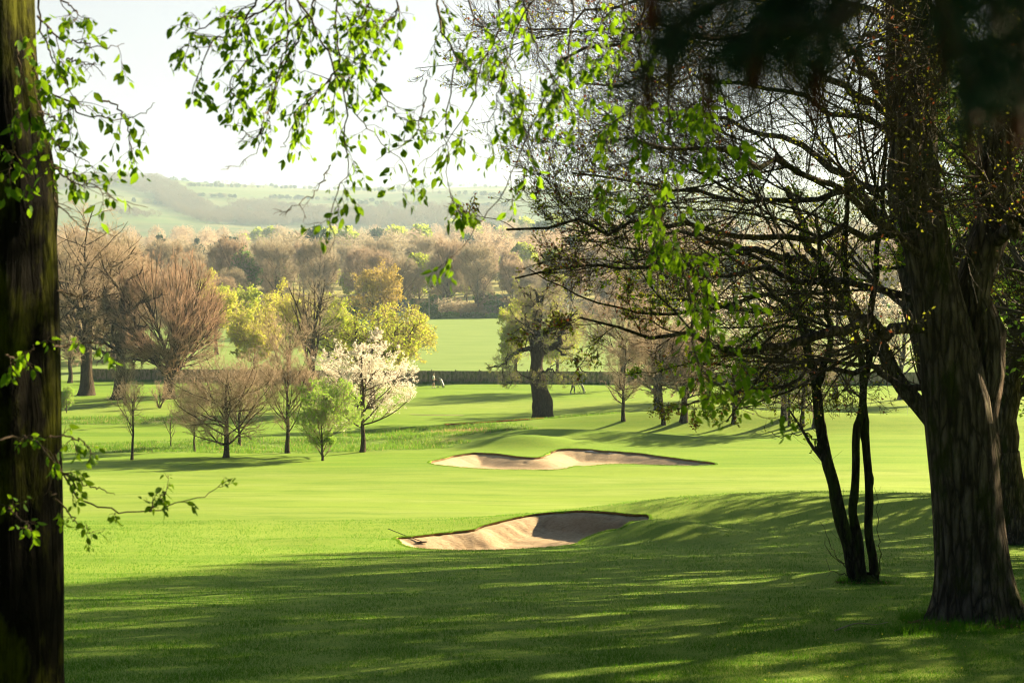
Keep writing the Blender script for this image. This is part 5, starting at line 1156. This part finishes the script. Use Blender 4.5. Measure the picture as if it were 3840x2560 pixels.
# ------------------------------------------------------------------ hedge, bush, poles, cottage beyond the field
def leafy_lump(name, c, r, n, s, m, label, cat, seed, stems=True, mats2='twig_grey'):
    rng = np.random.default_rng(seed); d = nrm(rng.normal(size=(n, 3))); d[:, 2] = np.abs(d[:, 2]) * 1.0 - 0.15
    C = d * (rng.uniform(0.5, 1.0, n)[:, None] ** 0.5) * (1 + 0.15 * np.sin(4 * np.arctan2(d[:, 1], d[:, 0]) + 1) + 0.1 * np.sin(7 * d[:, 2] * 2))[:, None] * r
    C[:, 2] = np.maximum(C[:, 2], 0.1)
    root = empty(name, c, label, cat); V, Fq = quads_at(rng, C, s, 0.6); build('foliage', [(V, Fq, 0, False)], [M[m]], root)
    P = np.zeros((9, 5, 3)); 
    for i in range(9): e = np.array([math.cos(i * .7) * r[0] * .6, math.sin(i * .7) * r[1] * .6, r[2] * .75]); P[i] = np.linspace(0, 1, 5)[:, None] * e
    V, Fq = tubes(P, np.tile(np.linspace(0.09, 0.03, 5), (9, 1)), 5); build('stems', [(V, Fq, 0, True)], [M[mats2]], root); return root
p = beyond(1607, 1190, 366); leafy_lump('evergreen_bush', p, np.array([2.9, 2.6, 5.4]), 3800, 0.20, 'leaf_bush', 'round dark green evergreen bush at the far edge of the field', 'bush', 3)
for i, (u, w, h, lab) in enumerate([(1690, 2.6, 1.9, 'low clipped hedge clump nearest the round evergreen bush'), (1775, 3.4, 1.8, 'middle olive hedge clump on the far field edge'), (1850, 2.4, 1.4, 'browner low hedge clump at the end of the field hedge'), (1935, 2.8, 1.3, 'last scrubby hedge clump before the knobbly oak'), (1240, 4, 2.2, 'hedge clump behind the yellow trees'), (2250, 4, 2.0, 'hedge clump beyond the field right of the knobbly oak'), (2420, 4.5, 2.2, 'hedge clump beyond the field behind the dark bare twigs')]):
    leafy_lump('hedge', beyond(u, 1190, 368), np.array([w, 1.4, h]), 2200, 0.16, 'leaf_bush' if i % 2 else 'leaf_green', lab, 'hedge', 10 + i)
def pole(u, Y, h, r, m, name, label):
    b = beyond(u, 1190, Y); root = empty(name, b, label, 'pole')
    P = np.array([[[0, 0, -0.3], [0, 0, h * .5], [0, 0, h]]]); V, Fq = tubes(P, np.array([[r, r * .9, r * .75]]), 8); build('shaft', [(V, Fq, 0, True)], [m], root)
    V, Fq, a_, b_ = boxes([(-0.5, 0.5, -0.05, 0.05, h - 0.5, h - 0.38)]); build('cross_arm', [(V, Fq, 0, False)], [m], root)
M['polewood'] = plain('pole_grey_timber', (0.3, 0.26, 0.2)); M['white'] = plain('white_paint', (0.75, 0.75, 0.72), 0.5, vary=0.05)
pole(1609, 362, 8.0, 0.13, M['polewood'], 'utility_pole', 'weathered timber pole standing in front of the round evergreen bush')
pole(2129, 366, 5.0, 0.15, M['white'], 'white_pole', 'short white pole beyond the field right of the knobbly oak')
croot = empty('cottage', beyond(1455, 1190, 340), 'small white cottage with a slate roof glimpsed behind the yellow trees', 'house')
M['slate'] = plain('slate_roof', (0.12, 0.12, 0.13), 0.7); M['glass'] = plain('dark_glass', (0.03, 0.035, 0.04), 0.1, 0.6)
V = np.array([(-5, -3, 0), (5, -3, 0), (5, 3, 0), (-5, 3, 0), (-5, -3, 3), (5, -3, 3), (5, 3, 3), (-5, 3, 3), (-5, 0, 5.2), (5, 0, 5.2)], float)
build('wall', [(V, np.array([(0, 1, 5, 4), (1, 2, 6, 5), (2, 3, 7, 6), (3, 0, 4, 7)]), 0, False), (V, np.array([(4, 7, 8), (5, 9, 6)]), 0, False)], [M['white']], croot)
V = np.array([(-5.3, -3.4, 2.8), (5.3, -3.4, 2.8), (5.3, 0, 5.3), (-5.3, 0, 5.3), (5.3, 3.4, 2.8), (-5.3, 3.4, 2.8)], float)
rf = build('roof', [(np.concatenate([V, V + [0, 0, 0.15]]), np.array([(0, 1, 2, 3), (3, 2, 4, 5), (6, 7, 8, 9), (9, 8, 10, 11), (0, 1, 7, 6), (5, 4, 10, 11)]), 0, False)], [M['slate']], croot)
build('chimney', [boxes([(-4.2, -3.5, -0.4, 0.4, 4.6, 6.2)])], [M['white']], rf)
for x in (-3.4, -0.4, 2.6): build('window', [boxes([(x, x + 0.9, -3.04, -3.005, 1.0, 2.1)])], [M['glass']], croot)

# ------------------------------------------------------------------ flag, rake
b = beyond(3402, 1556, 128); froot2 = empty('flagstick', b, 'thin white flagstick with a small pale flag standing on the green', 'flagstick')
V, Fq = tubes(np.array([[[0, 0, -0.1], [0, 0, 1.0], [0, 0, 2.1]]]), np.full((1, 3), 0.016), 6); build('pole', [(V, Fq, 0, True)], [M['white']], froot2)
gx_, gz_ = np.meshgrid(np.linspace(0, 0.42, 7), np.linspace(1.82, 2.1, 4)); V = np.stack([gx_, 0.03 * np.sin(gx_ * 14), gz_ - gx_ * 0.15], -1).reshape(-1, 3); V2 = V + [0, 0.006, 0]
i_ = np.arange(28).reshape(4, 7); q_ = np.stack([i_[:-1, :-1], i_[:-1, 1:], i_[1:, 1:], i_[1:, :-1]], -1).reshape(-1, 4)
build('flag', [(V, q_, 0, True), (V2, q_, 0, True)], [plain('flag_cloth', (0.75, 0.72, 0.3))], froot2)

M['rake_dark'] = plain('dark_painted_rake', (0.035, 0.035, 0.032), 0.5)
hb = gnd(1582, 2037); hb[2] -= 0.42
def onsand(u, v, guess):  # point on the sand floor
    for _ in range(8):
        y = hb[1]
    return None
d = ray(1582, 2037); sA = np.arange(38, 48, 0.02) / d[1]; Pn = d[None] * sA[:, None]
sdn = edge_dist(NEAR, Pn[:, 0], Pn[:, 1]); zs = G(Pn[:, 0], Pn[:, 1]) - 0.07 - 0.52 * sm(sdn / 1.35)
kk = np.nonzero((Pn[:, 2] + CAMZ <= zs) & inside(NEAR, Pn[:, 0], Pn[:, 1]))[0]; head = Pn[kk[0]] + [0, 0, CAMZ + 0.05]
tail = at(1455, 1981, head[1] + 0.75); tail[2] = max(tail[2], float(G(tail[0], tail[1])) + 0.05)
rroot = empty('bunker_rake', head, 'long-handled dark rake lying in the near bunker with its handle over the grass', 'rake')
dv = (tail - head); hd = nrm(np.array([[dv[0], dv[1], 0]]))[0]; pr = np.array([-hd[1], hd[0], 0])
cu = np.array([at(1566, 2041, head[1])[0] - at(1597, 2034, head[1])[0]]); bw = 0.16
bdir = nrm(np.array([[1.0, 0.35, 0]]))[0]
V, Fq = tubes(np.array([[[0, 0, 0.02], list(dv * 0.5), list(dv)]]), np.full((1, 3), 0.0125), 8); build('handle', [(V, Fq, 0, True)], [M['rake_dark']], rroot)
V, Fq = tubes(np.array([[list(-bdir * bw), list(-bdir * bw * .5), [0, 0, 0], list(bdir * bw * .5), list(bdir * bw)]]), np.array([[0.02, 0.026, 0.028, 0.026, 0.02]]), 10); build('head', [(V, Fq, 0, True)], [M['rake_dark']], rroot)
teeth = np.array([[bdir * t, bdir * t + [0.01, -0.01, -0.03], bdir * t + [0.015, -0.02, -0.06]] for t in np.linspace(-bw, bw, 11)]); V, Fq = tubes(teeth, np.full((11, 3), 0.005), 5); build('teeth', [(V, Fq, 0, True)], [M['rake_dark']], rroot)
pm = dv * 0.48; st2 = np.array([[list(pm), list(pm + [0.05, 0.0, -0.1]), list(pm + [0.07, 0.02, -0.2])], [list(pm), list(pm + [-0.05, 0.02, -0.1]), list(pm + [-0.03, 0.0, -0.2])]]); V, Fq = tubes(st2, np.full((2, 3), 0.006), 5); build('rest', [(V, Fq, 0, True)], [M['rake_dark']], rroot)

# ------------------------------------------------------------------ golfers and trolleys
SK = plain('skin', (0.45, 0.27, 0.19), 0.6, vary=0.05); HAIR = plain('hair_brown', (0.05, 0.03, 0.02)); WH = plain('white_cloth', (0.78, 0.78, 0.78), 0.8, vary=0.05)
DK = plain('dark_cloth', (0.03, 0.03, 0.04), 0.8); RD = plain('red_cloth', (0.5, 0.03, 0.03), 0.8); SHOE = plain('shoe_white', (0.75, 0.74, 0.72), 0.6)
def skin_obj(name, chains, m, parent, sub=1):
    """chains: list of [(x,y,z,r), ...]; the first point of later chains may be an index into earlier points"""
    vs, es, rs = [], [], []
    for ch in chains:
        prev = None
        for p in ch:
            if isinstance(p, int): prev = p; continue
            vs.append(p[:3]); rs.append(p[3]); k = len(vs) - 1
            if prev is not None: es.append((prev, k))
            prev = k
    me = bpy.data.meshes.new(name); me.from_pydata(vs, es, []); o = bpy.data.objects.new(name, me); COL.objects.link(o); o.parent = parent
    md = o.modifiers.new('skin', 'SKIN'); md.use_smooth_shade = True
    if not me.skin_vertices: me.skin_vertices.new()
    for i, r in enumerate(rs): me.skin_vertices[0].data[i].radius = (r, r)
    roots = [0] if True else []
    for i in range(len(vs)): me.skin_vertices[0].data[i].use_root = (i == 0)
    if sub: ms = o.modifiers.new('sub', 'SUBSURF'); ms.levels = sub; ms.render_levels = sub
    me.materials.append(m); return o
def golfer(name, loc, rz, label, shirt, legs, shorts, stride=0.12, reach=True, hat=None):
    root = empty(name, loc, label, 'person', 'golfers on the far fairway', rz)
    s = stride
    hx = 0.34 if reach else 0.05; hz = 0.98 if reach else 0.80
    # body faces +x
    ch = [[(0, 0, 0.95, .13), (0.01, 0, 1.12, .125), (0.02, 0, 1.32, .15), (0.01, 0, 1.45, .09), (0.03, 0, 1.53, .055), (0.045, 0, 1.62, .085), (0.05, 0, 1.70, .088), (0.045, 0, 1.76, .06)],
          [0, (s * .4, 0.10, 0.86, .09), (s, 0.10, 0.50, .062), (s * .8, 0.10, 0.26, .058), (s * .9, 0.10, 0.09, .042), (s * .9 + 0.05, 0.10, 0.04, .045), (s * .9 + 0.18, 0.10, 0.035, .035)],
          [0, (-s * .3, -0.10, 0.86, .09), (-s * .5, -0.10, 0.50, .062), (-s * 1.1, -0.10, 0.27, .058), (-s * 1.4, -0.10, 0.10, .042), (-s * 1.4 + 0.05, -0.10, 0.04, .045), (-s * 1.4 + 0.18, -0.10, 0.035, .035)]]
    n0 = 8 + 6 + 6
    k = n0
    for sy in (1, -1):
        ch.append([2, (0.0, 0.19 * sy, 1.40, .058), (hx * .3 - 0.03, 0.24 * sy, 1.14, .043), (hx, 0.22 * sy, hz, .028), (hx + 0.05, 0.22 * sy, hz - 0.02, .032)]); w = k + 3; k += 4
        for q, (dy, ln) in enumerate(((-.028, .07), (-.01, .082), (.010, .076), (.028, .06))):
            ch.append([w, (hx + 0.09, 0.22 * sy + dy, hz - .025, .010), (hx + 0.06 + ln, 0.22 * sy + dy, hz - .05, .008)]); k += 2
        ch.append([w, (hx + 0.06, 0.22 * sy - 0.04 * sy, hz + 0.01, .011), (hx + 0.10, 0.22 * sy - 0.045 * sy, hz, .009)]); k += 2
    skin_obj('body', ch, SK, root)
    skin_obj('shirt', [[(0, 0, 0.93, .155), (0.01, 0, 1.12, .15), (0.02, 0, 1.32, .172), (0.01, 0, 1.44, .11)], [2, (0.0, 0.19, 1.40, .078), (hx * .2 - 0.02, 0.23, 1.22, .066)], [2, (0.0, -0.19, 1.40, .078), (hx * .2 - 0.02, -0.23, 1.22, .066)]], shirt, root)
    e = 0.55 if shorts else 0.12
    zl = [(s * .4, 0.10, 0.86, .115), (s, 0.10, 0.55, .09)] + ([] if shorts else [(s * .8, 0.10, 0.26, .075), (s * .9, 0.10, 0.12, .062)])
    zr = [(-s * .3, -0.10, 0.86, .115), (-s * .5, -0.10, 0.55, .09)] + ([] if shorts else [(-s * 1.1, -0.10, 0.27, .075), (-s * 1.4, -0.10, 0.12, .062)])
    skin_obj('shorts' if shorts else 'trousers', [[(0, 0, 0.97, .15)], [0] + zl, [0] + zr], legs, root)
    for (fx, fy) in ((s * .9, .10), (-s * 1.4, -.10)): skin_obj('shoe', [[(fx - 0.03, fy, 0.05, .052), (fx + 0.06, fy, 0.05, .052), (fx + 0.20, fy, 0.04, .042)]], SHOE, root)
    skin_obj('hair', [[(0.02, 0, 1.66, .085), (0.035, 0, 1.74, .092), (0.04, 0, 1.79, .06)]] , hat or HAIR, root)
    for sy in (1, -1):
        V, Fq = tubes(np.array([[[0.128, 0.03 * sy, 1.695], [0.134, 0.03 * sy, 1.695]]]), np.array([[0.010, 0.008]]), 6); build('eye', [(V, Fq, 0, True)], [DK], root)
    return root
def trolley(name, loc, rz, label, bagm):
    root = empty(name, loc, label, 'golf trolley', 'golf trolleys on the far fairway', rz)
    ax = np.array([-0.30, 0, 0.72]); ax = ax / np.linalg.norm(ax)
    P = np.array([[[0.30, 0, 0.22], [0.27, 0, 0.30], [0.15, 0, 0.58], [0.03, 0, 0.88], [-0.02, 0, 1.0]]]); V, Fq = tubes(P, np.array([[0.10, 0.135, 0.13, 0.14, 0.145]]), 14); 
    bag = build('bag', [(V, Fq, 0, True)], [bagm], root)
    V, Fq = tubes(P + [0.0, 0.12, 0.0], np.full((1, 5), 0.05), 8); build('pocket', [(V, Fq, 0, True)], [DK], bag)
    V, Fq = tubes(P[:, 1:4] + [0.0, -0.13, 0.0], np.full((1, 3), 0.03), 8); build('stripe', [(V, Fq, 0, True)], [DK], bag)
    rng = np.random.default_rng(4)
    for i in range(7):
        o = rng.uniform(-0.08, 0.08, 2); a = np.array([-0.02 + o[0], o[1], 1.0]); L3 = rng.uniform(0.1, 0.28); e = a + np.array([-0.35, 0, 0.9]) * L3
        V, Fq = tubes(np.array([[a - [-.03, 0, .1], e, e + [-0.03, 0.02, 0.03], e + [-0.09, 0.03, 0.0]]]), np.array([[.008, .008, .03, .02]]), 6); build('club', [(V, Fq, 0, True)], [WH if i % 2 else DK], root)
    for (x, y, r) in ((0.28, 0.30, 0.15), (0.28, -0.30, 0.15), (-0.35, 0, 0.13)):
        th = np.linspace(0, 2 * math.pi, 25); C = np.stack([x + r * np.cos(th) * .88, y + 0 * th, r + r * np.sin(th) * .88], 1); V, Fq = tubes(C[None], np.full((1, 25), r * .13), 6)
        sp_ = np.array([[[x, y, r], [x + r * .85 * math.cos(a), y, r + r * .85 * math.sin(a)]] for a in np.arange(0, 6.2, 1.05)]); V2, F2 = tubes(sp_, np.full((6, 2), 0.01), 5)
        build('wheel', [(V, Fq, 0, True), (V2, F2, 0, True)], [DK], root)
    fr = [[[0.28, 0.30, 0.15], [0.28, 0, 0.2], [0.28, -0.30, 0.15]], [[0.30, 0, 0.2], [0.0, 0, 0.24], [-0.35, 0, 0.13]], [[-0.1, 0, 0.25], [-0.25, 0, 0.65], [-0.42, 0, 1.02]]]
    V, Fq = tubes(np.array(fr, float), np.full((3, 3), 0.018), 6); build('frame', [(V, Fq, 0, True)], [DK], root)
    V, Fq = tubes(np.array([[[-0.42, -0.12, 1.03], [-0.42, 0, 1.03], [-0.42, 0.12, 1.03]]]), np.full((1, 3), 0.02), 6); build('handle', [(V, Fq, 0, True)], [DK], root)
g1 = gnd(1625, 1454); golfer('person', g1, 0.15, 'person in a white shirt and dark shorts pushing a trolley before the fence', WH, DK, True)
t1 = g1 + [0.88, 0.05, 0]; t1[2] = float(G(t1[0], t1[1])); trolley('golf_trolley', t1, 0.1, 'pale golf bag on a three-wheeled trolley beside the person in white', plain('bag_white', (0.6, 0.6, 0.62), 0.5))
g2 = gnd(2148, 1475); golfer('person', g2, 0.0, 'person in dark clothes and white shoes walking with a trolley right of the knobbly oak', DK, DK, False, 0.2)
t2 = g2 + [0.98, 0.0, 0]; t2[2] = float(G(t2[0], t2[1])); trolley('golf_trolley', t2, 0.0, 'cream and black golf bag on a trolley right of the knobbly oak', plain('bag_cream', (0.65, 0.6, 0.45), 0.5))
g3 = gnd(1254, 1474); golfer('person', g3, 1.2, 'person in red half hidden behind the white blossom tree', RD, DK, False, 0.05, False, hat=RD)
# thin worn path on the fairway
xs = np.linspace(-9.5, -4.5, 30); yp = 131.5 - 0.1 * (xs + 9) + 0.15 * np.sin(xs); Vp = []
for x_, y_ in zip(xs, yp): w_ = 0.16; Vp += [[x_, y_ - w_, float(G(x_, y_ - w_)) + 0.03], [x_, y_ + w_, float(G(x_, y_ + w_)) + 0.03]]
i_ = np.arange(60).reshape(30, 2); tag(build('path', [(np.array(Vp), np.stack([i_[:-1, 0], i_[1:, 0], i_[1:, 1], i_[:-1, 1]], -1), 0, True)], [plain('path_gravel', (0.22, 0.19, 0.10), 0.9, vary=0.3)]), 'short strip of worn pale path on the far fairway', kind='structure')
# fallen twig in the near grass
def tw(): 
    a, b = gnd(3130, 2372), gnd(3330, 2345); c = (a + b) / 2; P = resample([a - c + [0, 0, .02], (a - c) * .3 + [0.05, 0.1, .05], (b - c) * .5 + [0, 0, .03], b - c + [0, 0, .04]], 14)
    V, Fq = tubes(P[None], np.linspace(0.009, 0.004, 14)[None], 6); o = build('fallen_twig', [(V, Fq, 0, True)], [M['twig_grey']], None, c); tag(o, 'thin fallen twig lying in the shaded grass before the big furrowed trunk', 'twig')
tw()

# ------------------------------------------------------------------ haze over the valley
def haze_box():
    x0, x1, y0, y1, z0, z1 = -5700, 5700, -95, 4350, -12, 175
    V = np.array([(x, y, z) for x in (x0, x1) for y in (y0, y1) for z in (z0, z1)], float)
    Fq = np.array([(0, 1, 3, 2), (4, 6, 7, 5), (0, 4, 5, 1), (2, 3, 7, 6), (0, 2, 6, 4), (1, 5, 7, 3)])
    m, nt, out = mat('haze_air')
    v = nt.nodes.new('ShaderNodeVolumePrincipled'); v.inputs['Color'].default_value = (0.60, 0.78, 1.0, 1)
    v.inputs['Density'].default_value = 0.00014; v.inputs['Anisotropy'].default_value = 0.3
    nt.links.new(v.outputs[0], out.inputs['Volume'])
    tag(build('haze', [(V, Fq, 0, False)], [m]), 'pale haze hanging over the valley', kind='stuff')
haze_box()
